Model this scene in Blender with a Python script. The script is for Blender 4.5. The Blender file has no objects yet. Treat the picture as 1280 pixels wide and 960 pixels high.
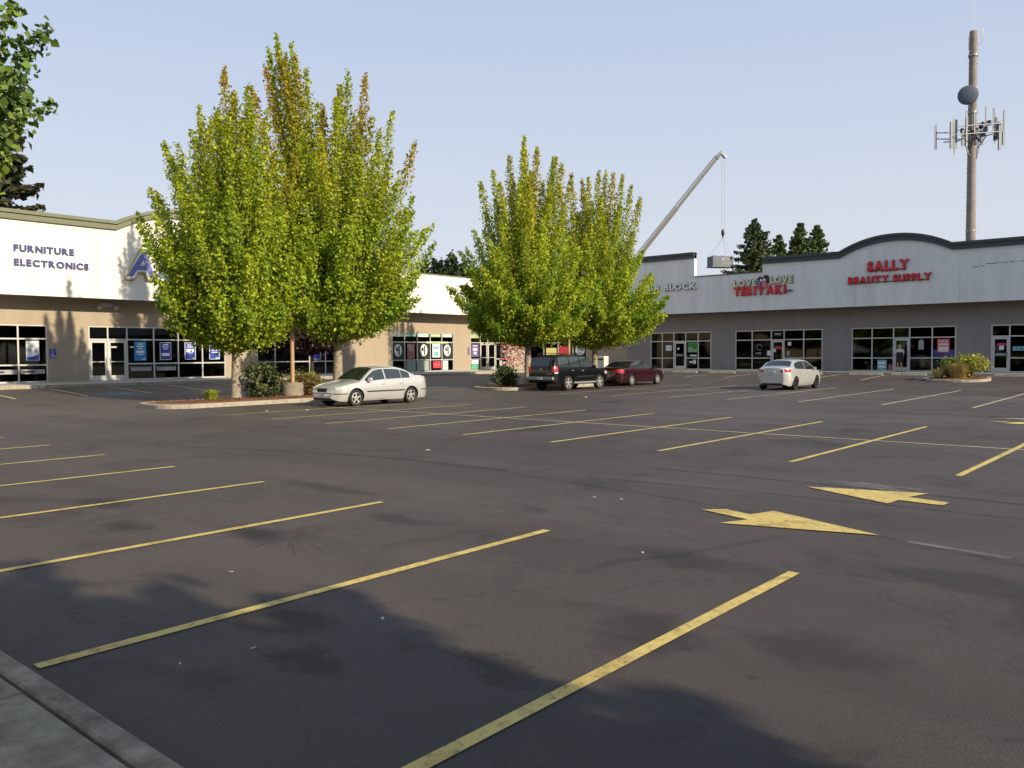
import bpy, bmesh, math, random
import numpy as np
from mathutils import Vector, Matrix
from math import sin, cos, pi, radians as R
random.seed(7); rng = np.random.default_rng(7)
S = bpy.context.scene
COL = S.collection

# ------------------------------------------------------------------ camera, world, sun, exposure
f_px, pitch, roll, yaw, CAMH = 1036.07, .03674, -.005853, -.710087, 1.85
fw = Vector((sin(yaw)*cos(pitch), cos(yaw)*cos(pitch), -sin(pitch)))
r0 = Vector((cos(yaw), -sin(yaw), 0)); u0 = r0.cross(fw)
rr = r0*cos(roll)+u0*sin(roll); uu = -r0*sin(roll)+u0*cos(roll)
cd = bpy.data.cameras.new('camera'); cam = bpy.data.objects.new('camera', cd); COL.objects.link(cam)
cd.sensor_width = 36; cd.lens = f_px/1280*36; cd.clip_end = 6000; cd.clip_start = .05
M = Matrix((rr, uu, -fw)).transposed().to_4x4(); M.translation = (0, 0, CAMH); cam.matrix_world = M
S.camera = cam
SUN_EL, SUN_AZ = R(27), R(1.2)           # azimuth measured from +X towards +Y
W = bpy.data.worlds.new('World'); S.world = W; W.use_nodes = True
nt = W.node_tree; bg = nt.nodes['Background']
sky = nt.nodes.new('ShaderNodeTexSky'); sky.sky_type = 'NISHITA'; sky.sun_disc = False
sky.sun_elevation = SUN_EL; sky.sun_rotation = pi/2 - SUN_AZ
sky.air_density = 1.0; sky.dust_density = 2.2; sky.ozone_density = 1.6; sky.altitude = 60
# smoke-veiled summer sky: the clear-air sky seen through an even pale veil that thickens towards the horizon
gtc = nt.nodes.new('ShaderNodeTexCoord'); sep = nt.nodes.new('ShaderNodeSeparateXYZ'); nt.links.new(gtc.outputs['Generated'], sep.inputs[0])
veil = nt.nodes.new('ShaderNodeValToRGB'); e = veil.color_ramp.elements; e[0].position = 0; e[0].color = (.525, .535, .575, 1); e[1].position = 1; e[1].color = (.24, .33, .48, 1)
for p_, c_ in ((.14, (.490, .520, .585)), (.42, (.355, .43, .585))):
    q_ = e.new(p_); q_.color = (*c_, 1)
nt.links.new(sep.outputs['Z'], veil.inputs[0])
sk1 = nt.nodes.new('ShaderNodeVectorMath'); sk1.operation = 'SCALE'; sk1.inputs['Scale'].default_value = .13; nt.links.new(sky.outputs[0], sk1.inputs[0])
mxs = nt.nodes.new('ShaderNodeMix'); mxs.data_type = 'RGBA'; mxs.inputs[0].default_value = .90
nt.links.new(sk1.outputs[0], mxs.inputs[6]); nt.links.new(veil.outputs[0], mxs.inputs[7]); nt.links.new(mxs.outputs[2], bg.inputs[0]); bg.inputs[1].default_value = 1.0
sl = bpy.data.lights.new('sun', 'SUN'); sl.energy = 4.3; sl.angle = R(.6); sl.color = (1, .86, .62)
so = bpy.data.objects.new('sun', sl); COL.objects.link(so)
sd = Vector((cos(SUN_AZ)*cos(SUN_EL), sin(SUN_AZ)*cos(SUN_EL), sin(SUN_EL)))
so.rotation_euler = sd.to_track_quat('Z', 'Y').to_euler(); so.location = (30, 0, 40)
S.view_settings.view_transform = 'Standard'; S.view_settings.look = 'None'
S.view_settings.exposure = .5; S.view_settings.gamma = 1

# ------------------------------------------------------------------ materials
def mat(name, col, rough=.8, metal=0, spec=.5, coat=0, var=0, scale=5, bump=0, bscale=60, emit=0, dirt=None):
    m = bpy.data.materials.new(name); m.use_nodes = True
    n = m.node_tree.nodes; l = m.node_tree.links; b = n['Principled BSDF']
    b.inputs['Base Color'].default_value = (*col, 1); b.inputs['Roughness'].default_value = rough
    b.inputs['Metallic'].default_value = metal; b.inputs['Specular IOR Level'].default_value = spec
    b.inputs['Coat Weight'].default_value = coat; b.inputs['Coat Roughness'].default_value = .04
    if var or bump or dirt:
        tc = n.new('ShaderNodeTexCoord')
    if var or dirt:
        t = n.new('ShaderNodeTexNoise'); t.inputs['Scale'].default_value = scale; t.inputs['Detail'].default_value = 6
        t.inputs['Roughness'].default_value = .65
        l.new(tc.outputs['Object'], t.inputs['Vector'])
        cr = n.new('ShaderNodeValToRGB'); cr.color_ramp.elements[0].position = .3; cr.color_ramp.elements[1].position = .7
        c0 = dirt if dirt else tuple(c*(1-var) for c in col); c1 = tuple(min(1, c*(1+var)) for c in col)
        cr.color_ramp.elements[0].color = (*c0, 1); cr.color_ramp.elements[1].color = (*c1, 1)
        l.new(t.outputs[0], cr.inputs[0]); l.new(cr.outputs[0], b.inputs['Base Color'])
    if bump:
        t2 = n.new('ShaderNodeTexNoise'); t2.inputs['Scale'].default_value = bscale; t2.inputs['Detail'].default_value = 4
        l.new(tc.outputs['Object'], t2.inputs['Vector'])
        bp = n.new('ShaderNodeBump'); bp.inputs['Strength'].default_value = bump; bp.inputs['Distance'].default_value = .02
        l.new(t2.outputs[0], bp.inputs['Height']); l.new(bp.outputs[0], b.inputs['Normal'])
    if emit:
        b.inputs['Emission Color'].default_value = (*col, 1); b.inputs['Emission Strength'].default_value = emit
    return m

def asphalt_mat():
    m = bpy.data.materials.new('asphalt'); m.use_nodes = True
    n = m.node_tree.nodes; l = m.node_tree.links; b = n['Principled BSDF']
    tc = n.new('ShaderNodeTexCoord'); P = tc.outputs['Object']
    def noise(sc, det=6, ro=.6, vec=P, dist=0):
        t = n.new('ShaderNodeTexNoise'); t.inputs['Scale'].default_value = sc; t.inputs['Detail'].default_value = det
        t.inputs['Roughness'].default_value = ro; t.inputs['Distortion'].default_value = dist
        l.new(vec, t.inputs['Vector']); return t.outputs[0]
    def ramp(v, stops):
        r = n.new('ShaderNodeValToRGB'); e = r.color_ramp.elements
        while len(e) < len(stops): e.new(.5)
        for i, (p, c) in enumerate(stops):
            e[i].position = p; e[i].color = (*c, 1) if isinstance(c, tuple) else (c, c, c, 1)
        l.new(v, r.inputs[0]); return r.outputs[0]
    def mix(kind, a, c, fac=1.0):
        x = n.new('ShaderNodeMix'); x.data_type = 'RGBA'; x.blend_type = kind
        if isinstance(fac, float): x.inputs[0].default_value = fac
        else: l.new(fac, x.inputs[0])
        l.new(a, x.inputs[6])
        if isinstance(c, tuple): x.inputs[7].default_value = (*c, 1)
        else: l.new(c, x.inputs[7])
        return x.outputs[2]
    base = ramp(noise(.11, 5, .55), [(.3, (.062, .049, .044)), (.5, (.080, .065, .060)), (.7, (.100, .081, .075))])
    # long soft wheel-worn streaks along the aisles
    mp = n.new('ShaderNodeMapping'); mp.inputs['Scale'].default_value = (.06, .9, 1); l.new(P, mp.inputs[0])
    st = ramp(noise(1.0, 4, .5, mp.outputs[0]), [(.35, .88), (.65, 1.08)])
    c = mix('MULTIPLY', base, st)
    # medium blotches, oily
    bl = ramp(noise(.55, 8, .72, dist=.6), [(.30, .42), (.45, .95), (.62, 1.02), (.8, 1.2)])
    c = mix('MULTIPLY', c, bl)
    # aggregate
    ag = ramp(noise(85, 4, .85), [(.30, .40), (.5, 1.0), (.66, 1.45), (.74, 3.0)])
    c = mix('MULTIPLY', c, ag)
    ag2 = ramp(noise(22, 8, .85), [(.3, .72), (.7, 1.25)])
    c = mix('MULTIPLY', c, ag2)
    # individual stains
    wn = n.new('ShaderNodeTexNoise'); wn.inputs['Scale'].default_value = 1.6; wn.inputs['Detail'].default_value = 7; wn.inputs['Roughness'].default_value = .7
    l.new(P, wn.inputs['Vector'])
    va = n.new('ShaderNodeVectorMath'); va.operation = 'MULTIPLY_ADD'
    l.new(wn.outputs['Color'], va.inputs[0]); va.inputs[1].default_value = (1.5, 1.1, 0); 
    vs = n.new('ShaderNodeVectorMath'); vs.operation = 'ADD'; l.new(P, vs.inputs[0]); vs.inputs[1].default_value = (-.75, -.55, 0)
    l.new(vs.outputs[0], va.inputs[2])
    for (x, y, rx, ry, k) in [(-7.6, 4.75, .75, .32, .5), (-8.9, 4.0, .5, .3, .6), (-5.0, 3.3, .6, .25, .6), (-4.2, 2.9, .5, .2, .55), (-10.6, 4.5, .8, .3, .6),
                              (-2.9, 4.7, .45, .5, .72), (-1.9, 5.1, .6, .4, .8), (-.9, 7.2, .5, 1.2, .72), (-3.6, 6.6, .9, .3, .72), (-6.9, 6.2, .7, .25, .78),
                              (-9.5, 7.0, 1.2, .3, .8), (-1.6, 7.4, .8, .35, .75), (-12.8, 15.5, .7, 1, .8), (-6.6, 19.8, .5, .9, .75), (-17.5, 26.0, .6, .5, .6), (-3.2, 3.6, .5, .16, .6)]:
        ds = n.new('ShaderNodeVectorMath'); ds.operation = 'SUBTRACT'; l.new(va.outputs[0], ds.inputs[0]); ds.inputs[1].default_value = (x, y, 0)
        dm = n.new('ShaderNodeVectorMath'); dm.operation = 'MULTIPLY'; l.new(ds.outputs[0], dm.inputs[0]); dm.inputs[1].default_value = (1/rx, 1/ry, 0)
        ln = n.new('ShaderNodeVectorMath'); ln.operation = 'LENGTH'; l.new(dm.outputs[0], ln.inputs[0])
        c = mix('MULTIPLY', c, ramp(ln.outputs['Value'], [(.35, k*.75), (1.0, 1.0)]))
    # scattered oil drips
    vd = n.new('ShaderNodeTexVoronoi'); vd.inputs['Scale'].default_value = 1.7; l.new(P, vd.inputs['Vector'])
    spot = ramp(vd.outputs['Distance'], [(.03, .62), (.085, 1.0)])
    c = mix('MULTIPLY', c, mix('MIX', spot, (1, 1, 1), ramp(noise(.35, 3, .5), [(.46, 0.0), (.56, 1.0)])))
    # hairline cracks
    vo = n.new('ShaderNodeTexVoronoi'); vo.feature = 'DISTANCE_TO_EDGE'; vo.inputs['Scale'].default_value = .22
    l.new(va.outputs[0], vo.inputs['Vector'])
    c = mix('MULTIPLY', c, ramp(vo.outputs[0], [(.0, .62), (.005, 1.0)]))
    l.new(c, b.inputs['Base Color'])
    rg = n.new('ShaderNodeMapRange'); l.new(noise(.8, 6, .7), rg.inputs[0]); rg.inputs[3].default_value = .56; rg.inputs[4].default_value = .80
    l.new(rg.outputs[0], b.inputs['Roughness']); b.inputs['Specular IOR Level'].default_value = .36
    bp = n.new('ShaderNodeBump'); bp.inputs['Strength'].default_value = .9; bp.inputs['Distance'].default_value = .014
    l.new(noise(95, 4, .8), bp.inputs['Height']); l.new(bp.outputs[0], b.inputs['Normal'])
    return m

def paint_line_mat(name, col, wear=.42):
    m = bpy.data.materials.new(name); m.use_nodes = True
    n = m.node_tree.nodes; l = m.node_tree.links; b = n['Principled BSDF']
    tc = n.new('ShaderNodeTexCoord')
    def noise(sc):
        t = n.new('ShaderNodeTexNoise'); t.inputs['Scale'].default_value = sc; t.inputs['Detail'].default_value = 8; t.inputs['Roughness'].default_value = .75
        l.new(tc.outputs['Object'], t.inputs['Vector']); return t.outputs[0]
    r = n.new('ShaderNodeValToRGB'); e = r.color_ramp.elements; e[0].position = wear-.09; e[0].color = (.13, .105, .07, 1); e[1].position = wear+.02
    e[1].color = (*[c*.85 for c in col], 1); x = e.new(.62); x.color = (*col, 1)
    l.new(noise(14), r.inputs[0])
    r2 = n.new('ShaderNodeValToRGB'); e = r2.color_ramp.elements; e[0].position = .28; e[0].color = (.55, .5, .42, 1); e[1].position = .45; e[1].color = (1, 1, 1, 1)
    l.new(noise(90), r2.inputs[0])
    r3 = n.new('ShaderNodeValToRGB'); e = r3.color_ramp.elements; e[0].position = .36; e[0].color = (.45, .42, .38, 1); e[1].position = .5; e[1].color = (1, 1, 1, 1)
    l.new(noise(2.1), r3.inputs[0])
    mx = n.new('ShaderNodeMix'); mx.data_type = 'RGBA'; mx.blend_type = 'MULTIPLY'; mx.inputs[0].default_value = 1
    l.new(r.outputs[0], mx.inputs[6]); l.new(r2.outputs[0], mx.inputs[7])
    my = n.new('ShaderNodeMix'); my.data_type = 'RGBA'; my.blend_type = 'MULTIPLY'; my.inputs[0].default_value = .7
    l.new(mx.outputs[2], my.inputs[6]); l.new(r3.outputs[0], my.inputs[7])
    l.new(my.outputs[2], b.inputs['Base Color']); b.inputs['Roughness'].default_value = .7; b.inputs['Specular IOR Level'].default_value = .3
    bp = n.new('ShaderNodeBump'); bp.inputs['Strength'].default_value = .4; bp.inputs['Distance'].default_value = .01
    l.new(noise(130), bp.inputs['Height']); l.new(bp.outputs[0], b.inputs['Normal'])
    return m

def mark_mat(name, col, alpha):
    m = bpy.data.materials.new(name); m.use_nodes = True
    n = m.node_tree.nodes; l = m.node_tree.links; b = n['Principled BSDF']
    b.inputs['Base Color'].default_value = (*col, 1); b.inputs['Roughness'].default_value = .7
    tc = n.new('ShaderNodeTexCoord'); t = n.new('ShaderNodeTexNoise'); t.inputs['Scale'].default_value = 2.5; t.inputs['Detail'].default_value = 8; t.inputs['Roughness'].default_value = .8
    l.new(tc.outputs['Object'], t.inputs['Vector'])
    mr = n.new('ShaderNodeMapRange'); mr.inputs[1].default_value = .35; mr.inputs[2].default_value = .65; mr.inputs[3].default_value = 0; mr.inputs[4].default_value = alpha
    l.new(t.outputs[0], mr.inputs[0]); l.new(mr.outputs[0], b.inputs['Alpha'])
    return m

def glass_mat(name, tint, trans, gl=.03):
    m = bpy.data.materials.new(name); m.use_nodes = True
    n = m.node_tree.nodes; l = m.node_tree.links; n.remove(n['Principled BSDF'])
    out = n['Material Output']
    t = n.new('ShaderNodeBsdfTransparent'); t.inputs[0].default_value = (*tint, 1)
    g = n.new('ShaderNodeBsdfGlossy'); g.inputs['Roughness'].default_value = gl
    f = n.new('ShaderNodeFresnel'); f.inputs[0].default_value = 1.5
    k = n.new('ShaderNodeMath'); k.operation = 'MULTIPLY_ADD'; l.new(f.outputs[0], k.inputs[0]); k.inputs[1].default_value = 1.0; k.inputs[2].default_value = trans
    mx = n.new('ShaderNodeMixShader'); l.new(k.outputs[0], mx.inputs[0]); l.new(t.outputs[0], mx.inputs[1]); l.new(g.outputs[0], mx.inputs[2])
    l.new(mx.outputs[0], out.inputs[0])
    return m

def leaf_mat(name, trans=.38, rough=.5):
    m = bpy.data.materials.new(name); m.use_nodes = True
    n = m.node_tree.nodes; l = m.node_tree.links; b = n['Principled BSDF']; out = n['Material Output']
    a = n.new('ShaderNodeAttribute'); a.attribute_name = 'leafcol'
    l.new(a.outputs['Color'], b.inputs['Base Color']); b.inputs['Roughness'].default_value = rough; b.inputs['Specular IOR Level'].default_value = .3
    t = n.new('ShaderNodeBsdfTranslucent'); 
    h = n.new('ShaderNodeHueSaturation'); h.inputs['Value'].default_value = 1.25; l.new(a.outputs['Color'], h.inputs['Color']); l.new(h.outputs[0], t.inputs[0])
    mx = n.new('ShaderNodeMixShader'); mx.inputs[0].default_value = trans
    l.new(b.outputs[0], mx.inputs[1]); l.new(t.outputs[0], mx.inputs[2]); l.new(mx.outputs[0], out.inputs[0])
    return m

def wall_mat(name, col, streak=.12, scale=.6):
    m = bpy.data.materials.new(name); m.use_nodes = True
    n = m.node_tree.nodes; l = m.node_tree.links; b = n['Principled BSDF']; b.inputs['Roughness'].default_value = .9; b.inputs['Specular IOR Level'].default_value = .2
    tc = n.new('ShaderNodeTexCoord'); mp = n.new('ShaderNodeMapping'); mp.inputs['Scale'].default_value = (2.2, 2.2, .35); l.new(tc.outputs['Object'], mp.inputs[0])
    t = n.new('ShaderNodeTexNoise'); t.inputs['Scale'].default_value = scale; t.inputs['Detail'].default_value = 7; t.inputs['Roughness'].default_value = .7; l.new(mp.outputs[0], t.inputs['Vector'])
    r = n.new('ShaderNodeValToRGB'); e = r.color_ramp.elements; e[0].position = .3; e[1].position = .65
    e[0].color = (*[c*(1-streak) for c in col], 1); e[1].color = (*[min(.9, c*(1+streak*.4)) for c in col], 1)
    l.new(t.outputs[0], r.inputs[0]); l.new(r.outputs[0], b.inputs['Base Color'])
    t2 = n.new('ShaderNodeTexNoise'); t2.inputs['Scale'].default_value = 45; t2.inputs['Detail'].default_value = 5; l.new(tc.outputs['Object'], t2.inputs['Vector'])
    bp = n.new('ShaderNodeBump'); bp.inputs['Strength'].default_value = .35; bp.inputs['Distance'].default_value = .01; l.new(t2.outputs[0], bp.inputs['Height']); l.new(bp.outputs[0], b.inputs['Normal'])
    return m

MA = dict(
    asphalt=asphalt_mat(), yellow=paint_line_mat('yellow_paint', (.66, .50, .165)), pale=paint_line_mat('worn_pale_paint', (.62, .54, .32), .46),
    bluep=mark_mat('blue_paint', (.12, .22, .42), .8), whitep=mark_mat('white_road_paint', (.5, .5, .5), .8),
    streak=mark_mat('spill_streak', (.02, .02, .022), .26), skid=mark_mat('tyre_rubber_mark', (.02, .02, .022), .42), scuff=mark_mat('pale_scuff', (.32, .32, .33), .5),
    concrete=mat('concrete', (.25, .22, .17), .9, var=.22, scale=3, bump=.5, bscale=90),
    kerb=mat('kerb_concrete', (.36, .32, .25), .9, var=.28, scale=4, bump=.5, bscale=70),
    oldconc=mat('old_concrete', (.33, .28, .205), .92, scale=5, dirt=(.15, .125, .09), var=.25, bump=1, bscale=110),
    dirt=mat('dark_joint_dirt', (.018, .017, .014), .95),
    walkway=mat('walkway_concrete', (.36, .34, .31), .9, var=.15, scale=2, bump=.3),
    cream=wall_mat('cream_stucco', (.80, .775, .70), .10), tan=wall_mat('tan_stucco', (.385, .315, .24), .10),
    soffit=mat('soffit', (.30, .27, .23), .9), grey_stucco=wall_mat('grey_white_stucco', (.73, .73, .70), .14), greytan=wall_mat('taupe_stucco', (.26, .235, .225), .10),
    sage=mat('sage_trim', (.165, .175, .115), .7, var=.06, scale=2), slate=mat('slate_trim', (.045, .062, .066), .6, var=.08, scale=2),
    roof=mat('roof_membrane', (.3, .3, .3), .9), alu=mat('anodised_aluminium', (.58, .57, .54), .45, .35, var=.05),
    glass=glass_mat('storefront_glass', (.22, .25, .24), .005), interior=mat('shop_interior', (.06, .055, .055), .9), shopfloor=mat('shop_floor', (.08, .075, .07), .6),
    shelf=mat('shelf_goods', (.16, .14, .13), .8, var=.6, scale=7),
    navy=mat('navy_letter', (.035, .045, .20), .45), aface=mat('sign_face_blue', (.13, .15, .42), .4), white=mat('white_plastic', (.78, .78, .76), .5), gold=mat('yellow_return', (.5, .36, .08), .5),
    red=mat('red_letter', (.72, .012, .03), .4), cream_l=mat('cream_letter', (.72, .68, .42), .5), black=mat('black_plastic', (.012, .012, .014), .5),
    dkred=mat('dark_red_return', (.12, .008, .012), .5), dkgreen=mat('dark_green_return', (.03, .05, .025), .5), joint=mat('stucco_joint', (.42, .41, .37), .9), purple=mat('violet_panel', (.16, .12, .30), .5), pink=mat('pink_panel', (.62, .16, .22), .5),
    pblue=mat('poster_navy', (.02, .05, .36), .5), pcyan=mat('poster_cyan', (.015, .22, .55), .5), pgreen=mat('poster_green', (.03, .22, .04), .5), pwhite=mat('poster_white', (.72, .73, .76), .6),
    pred=mat('poster_red', (.55, .04, .06), .5), pgrey=mat('grey_lettering', (.30, .31, .33), .6), pdark=mat('decal_dark_green', (.012, .03, .022), .5), pale_green=mat('banner_green', (.10, .42, .24), .5),
    plime=mat('banner_lime', (.40, .55, .22), .5), pink2=mat('poster_dusky', (.34, .12, .13), .6), pyellow=mat('poster_yellow', (.72, .68, .25), .6), pteal=mat('poster_teal', (.16, .42, .46), .6), plum=mat('poster_violet', (.12, .08, .26), .6),
    groundcover=mat('ground_cover', (.035, .05, .02), .95, var=.4, scale=6, bump=.8, bscale=30), mulch=mat('bark_mulch', (.20, .085, .045), .95, var=.5, scale=30, bump=1, bscale=80),
    bark=mat('pale_bark', (.42, .36, .27), .9, dirt=(.16, .14, .11), scale=9, bump=.8, bscale=25), darkbark=mat('dark_bark', (.045, .038, .032), .95, var=.3, scale=10, bump=.6),
    leaf=leaf_mat('maple_leaf', .48), leafd=leaf_mat('dark_leaf', .22), needle=leaf_mat('needle', .12, .6),
    pole=mat('tan_pole_paint', (.42, .27, .15), .6, var=.12, scale=3), lampm=mat('bronze_lamp', (.05, .04, .03), .5),
    silver=mat('silver_paint', (.62, .615, .59), .28, .45, coat=1, var=.02), silver2=mat('bright_silver_paint', (.60, .60, .60), .25, .45, coat=1), blackp=mat('black_car_paint', (.004, .004, .005), .25, 0, spec=.3, coat=.35),
    maroon=mat('maroon_paint', (.032, .003, .006), .25, .25, coat=1), trim=mat('black_trim', (.014, .014, .015), .6), rubber=mat('tyre_rubber', (.018, .018, .018), .85, bump=.3, bscale=50),
    alloy=mat('alloy_wheel', (.62, .60, .57), .3, .6), darkalloy=mat('dark_wheel', (.05, .05, .052), .4, .5), carglass=mat('car_glass', (.012, .016, .018), .04, 0, spec=.9), carglass2=mat('tinted_car_glass', (.03, .04, .042), .05, 0, spec=1.0),
    lensw=mat('clear_lamp_lens', (.55, .55, .53), .12, .2, coat=1), lensr=mat('red_lamp_lens', (.42, .012, .015), .15, coat=1), chrome=mat('chrome', (.75, .75, .75), .12, 1), plate=mat('licence_plate', (.45, .50, .58), .5),
    steel=mat('galvanised_steel', (.28, .29, .30), .5, .5), boom=mat('crane_boom_paint', (.15, .145, .13), .5), dish=mat('dish_grey', (.09, .11, .15), .7), antenna=mat('antenna_panel', (.22, .24, .26), .6), towerp=mat('rusty_pole_steel', (.235, .195, .17), .8, var=.22, scale=.9, bump=.1),
    hvac=mat('hvac_unit_grey', (.10, .115, .14), .5, .2, var=.15, scale=2), skin=mat('skin', (.50, .30, .22), .6), hair=mat('blonde_hair', (.42, .28, .12), .7), dress=mat('dark_dress', (.012, .012, .016), .8), top=mat('pale_top', (.62, .55, .52), .8), shoe=mat('shoe', (.03, .03, .03), .7),
    paper=mat('litter_paper', (.5, .48, .42), .8), litter=mat('yellow_litter', (.5, .42, .15), .8), bluesign=mat('blue_sign', (.03, .07, .35), .5), ply=mat('off_white_metal', (.60, .58, .52), .6, var=.06))

# ------------------------------------------------------------------ helpers
def ss(t): t = min(1, max(0, t)); return t*t*(3-2*t)
def GZ(x, y): return .40*max(ss((-x-31)/11), ss((y-42)/12))
def tag(o, label=None, cat=None, group=None, kind=None):
    for k, v in (('label', label), ('category', cat), ('group', group), ('kind', kind)):
        if v: o[k] = v
    return o
def empty(name, label, cat, loc=(0, 0, 0), rz=0, group=None):
    o = bpy.data.objects.new(name, None); COL.objects.link(o); o.location = loc; o.rotation_euler.z = rz; o.empty_display_size = .3
    return tag(o, label, cat, group)
class Frame:
    def __init__(s, O, A, N): s.O, s.A, s.N = Vector(O), Vector(A), Vector(N)
    def __call__(s, a, n, z): return s.O+s.A*a+s.N*n+Vector((0, 0, z))
IDF = lambda x, y, z: Vector((x, y, z))
class MB:
    def __init__(s, fr=None): s.v = []; s.f = []; s.m = []; s.fr = fr or IDF; s.mi = 0; s.sm = []
    def add(s, vs, fs, smooth=False):
        k = len(s.v); s.v += [tuple(s.fr(*v)) for v in vs]
        for f in fs: s.f.append([i+k for i in f]); s.m.append(s.mi); s.sm.append(smooth)
        return s
    def box(s, x0, x1, y0, y1, z0, z1, c=0):
        if c:   # chamfered upper edges
            return s.add([(x0, y0, z0), (x1, y0, z0), (x1, y1, z0), (x0, y1, z0), (x0, y0, z1-c), (x1, y0, z1-c), (x1, y1, z1-c), (x0, y1, z1-c),
                          (x0+c, y0+c, z1), (x1-c, y0+c, z1), (x1-c, y1-c, z1), (x0+c, y1-c, z1)],
                         [(3, 2, 1, 0), (0, 1, 5, 4), (1, 2, 6, 5), (2, 3, 7, 6), (3, 0, 4, 7), (4, 5, 9, 8), (5, 6, 10, 9), (6, 7, 11, 10), (7, 4, 8, 11), (8, 9, 10, 11)])
        return s.add([(x0, y0, z0), (x1, y0, z0), (x1, y1, z0), (x0, y1, z0), (x0, y0, z1), (x1, y0, z1), (x1, y1, z1), (x0, y1, z1)],
                     [(3, 2, 1, 0), (4, 5, 6, 7), (0, 1, 5, 4), (1, 2, 6, 5), (2, 3, 7, 6), (3, 0, 4, 7)])
    def tube(s, pts, rad, n=8, cap=True):
        pts = [Vector(p) for p in pts]; rad = rad if isinstance(rad, (list, tuple)) else [rad]*len(pts)
        vs = []; fs = []; prev = None
        for i, p in enumerate(pts):
            t = (pts[min(i+1, len(pts)-1)]-pts[max(i-1, 0)]).normalized()
            a = prev if prev and abs(prev.dot(t)) < .95 else (Vector((0, 0, 1)) if abs(t.z) < .9 else Vector((1, 0, 0)))
            u = (a-t*a.dot(t)).normalized(); prev = u; w = t.cross(u)
            for j in range(n):
                q = p+(u*cos(2*pi*j/n)+w*sin(2*pi*j/n))*rad[i]; vs.append(tuple(q))
        for i in range(len(pts)-1):
            for j in range(n): a = i*n+j; b = i*n+(j+1) % n; fs.append((a, b, b+n, a+n))
        if cap: fs.append(tuple(range(n-1, -1, -1))); fs.append(tuple(range(len(vs)-n, len(vs))))
        return s.add(vs, fs, True)
    def prism(s, poly, n0, n1, plane='xz'):
        # poly in (a, z) extruded along second coordinate, or (x, y) extruded in z when plane='xy'
        k = len(poly)
        P = (lambda p, h: (p[0], h, p[1])) if plane == 'xz' else (lambda p, h: (p[0], p[1], h))
        vs = [P(p, n0) for p in poly]+[P(p, n1) for p in poly]
        fs = [tuple(range(k-1, -1, -1)), tuple(range(k, 2*k))]+[(i, (i+1) % k, (i+1) % k+k, i+k) for i in range(k)]
        return s.add(vs, fs)
    def lathe(s, prof, n=24, axis='z', at=(0, 0, 0)):
        vs = []; fs = []
        for (r, h) in prof:
            for j in range(n):
                c, q = r*cos(2*pi*j/n), r*sin(2*pi*j/n)
                v = (c, q, h) if axis == 'z' else (c, h, q)
                vs.append((v[0]+at[0], v[1]+at[1], v[2]+at[2]))
        for i in range(len(prof)-1):
            for j in range(n): a = i*n+j; b = i*n+(j+1) % n; fs.append((a, b, b+n, a+n))
        fs.append(tuple(range(n))); fs.append(tuple(range(len(vs)-n, len(vs))))
        return s.add(vs, fs, True)
    def build(s, name, m, parent=None, kind=None, bevel=0, recalc=True):
        me = bpy.data.meshes.new(name); me.from_pydata(s.v, [], s.f)
        ms = m if isinstance(m, (list, tuple)) else [m]
        for q in ms: me.materials.append(q)
        if len(ms) > 1: me.polygons.foreach_set('material_index', s.m)
        me.polygons.foreach_set('use_smooth', s.sm)
        if recalc:
            bm = bmesh.new(); bm.from_mesh(me); bmesh.ops.recalc_face_normals(bm, faces=bm.faces); bm.to_mesh(me); bm.free()
        if any(s.sm) : 
            try: me.set_sharp_from_angle(angle=R(42))
            except Exception: pass
        o = bpy.data.objects.new(name, me); COL.objects.link(o)
        if parent: o.parent = parent
        if kind: o['kind'] = kind
        if bevel:
            b = o.modifiers.new('bevel', 'BEVEL'); b.width = bevel; b.segments = 2; b.limit_method = 'ANGLE'
        return o
def realize(o):
    dg = bpy.context.evaluated_depsgraph_get(); dg.update()
    me = bpy.data.meshes.new_from_object(o.evaluated_get(dg)); o.modifiers.clear(); o.data = me; return o
def tris_clean(o):
    bm = bmesh.new(); bm.from_mesh(o.data); bmesh.ops.triangulate(bm, faces=[f for f in bm.faces if len(f.verts) > 4]); bm.to_mesh(o.data); bm.free()

# ------------------------------------------------------------------ ground
xs = [-2500, -900, -300, -140, -90]+[i*1.0 for i in range(-66, 31)]+[50, 90, 200, 700, 2500]
ys = [-2500, -800, -200, -60, -25]+[i*1.0 for i in range(-12, 71)]+[90, 140, 260, 800, 2500]
nx, ny = len(xs), len(ys)
g = MB(); g.add([(x, y, GZ(x, y)) for y in ys for x in xs], [(j*nx+i, j*nx+i+1, (j+1)*nx+i+1, (j+1)*nx+i) for j in range(ny-1) for i in range(nx-1)])
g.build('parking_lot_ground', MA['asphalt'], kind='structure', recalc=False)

def strip(name, p, q, w, m, dz=.007, kind='structure', curve=None, jag=0):
    p = Vector((*p, 0)); q = Vector((*q, 0)); d = q-p; L = d.length; t = d/L; nn = Vector((-t.y, t.x, 0)); k = max(1, int(L/.5)); vs = []; fs = []
    for i in range(k+1):
        c = p+d*i/k
        if curve: c = c+nn*curve(i/k)
        for s_ in (-1, 1):
            v = c+nn*s_*(w/2+random.uniform(-jag, jag)); vs.append((v.x, v.y, GZ(v.x, v.y)+dz))
    for i in range(k): fs.append((2*i, 2*i+2, 2*i+3, 2*i+1))
    return MB().add(vs, fs).build(name, m, kind=kind)
LW = .10
for k in range(-6, 11):       # nearest row, against the kerb
    x = -2.70-2.63*k
    strip('parking_line', (x, 1.84), (x, 6.75), LW, MA['yellow'], jag=.003)
for k in range(-6, 9):        # double row
    x = -2.95-2.545*k; strip('parking_line', (x, 13.55), (x, 21.9), LW, MA['yellow'], jag=.003)
strip('parking_line', (12, 17.8), (-25.6, 17.85), LW*.9, MA['pale'], dz=.010, jag=.004)
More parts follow.
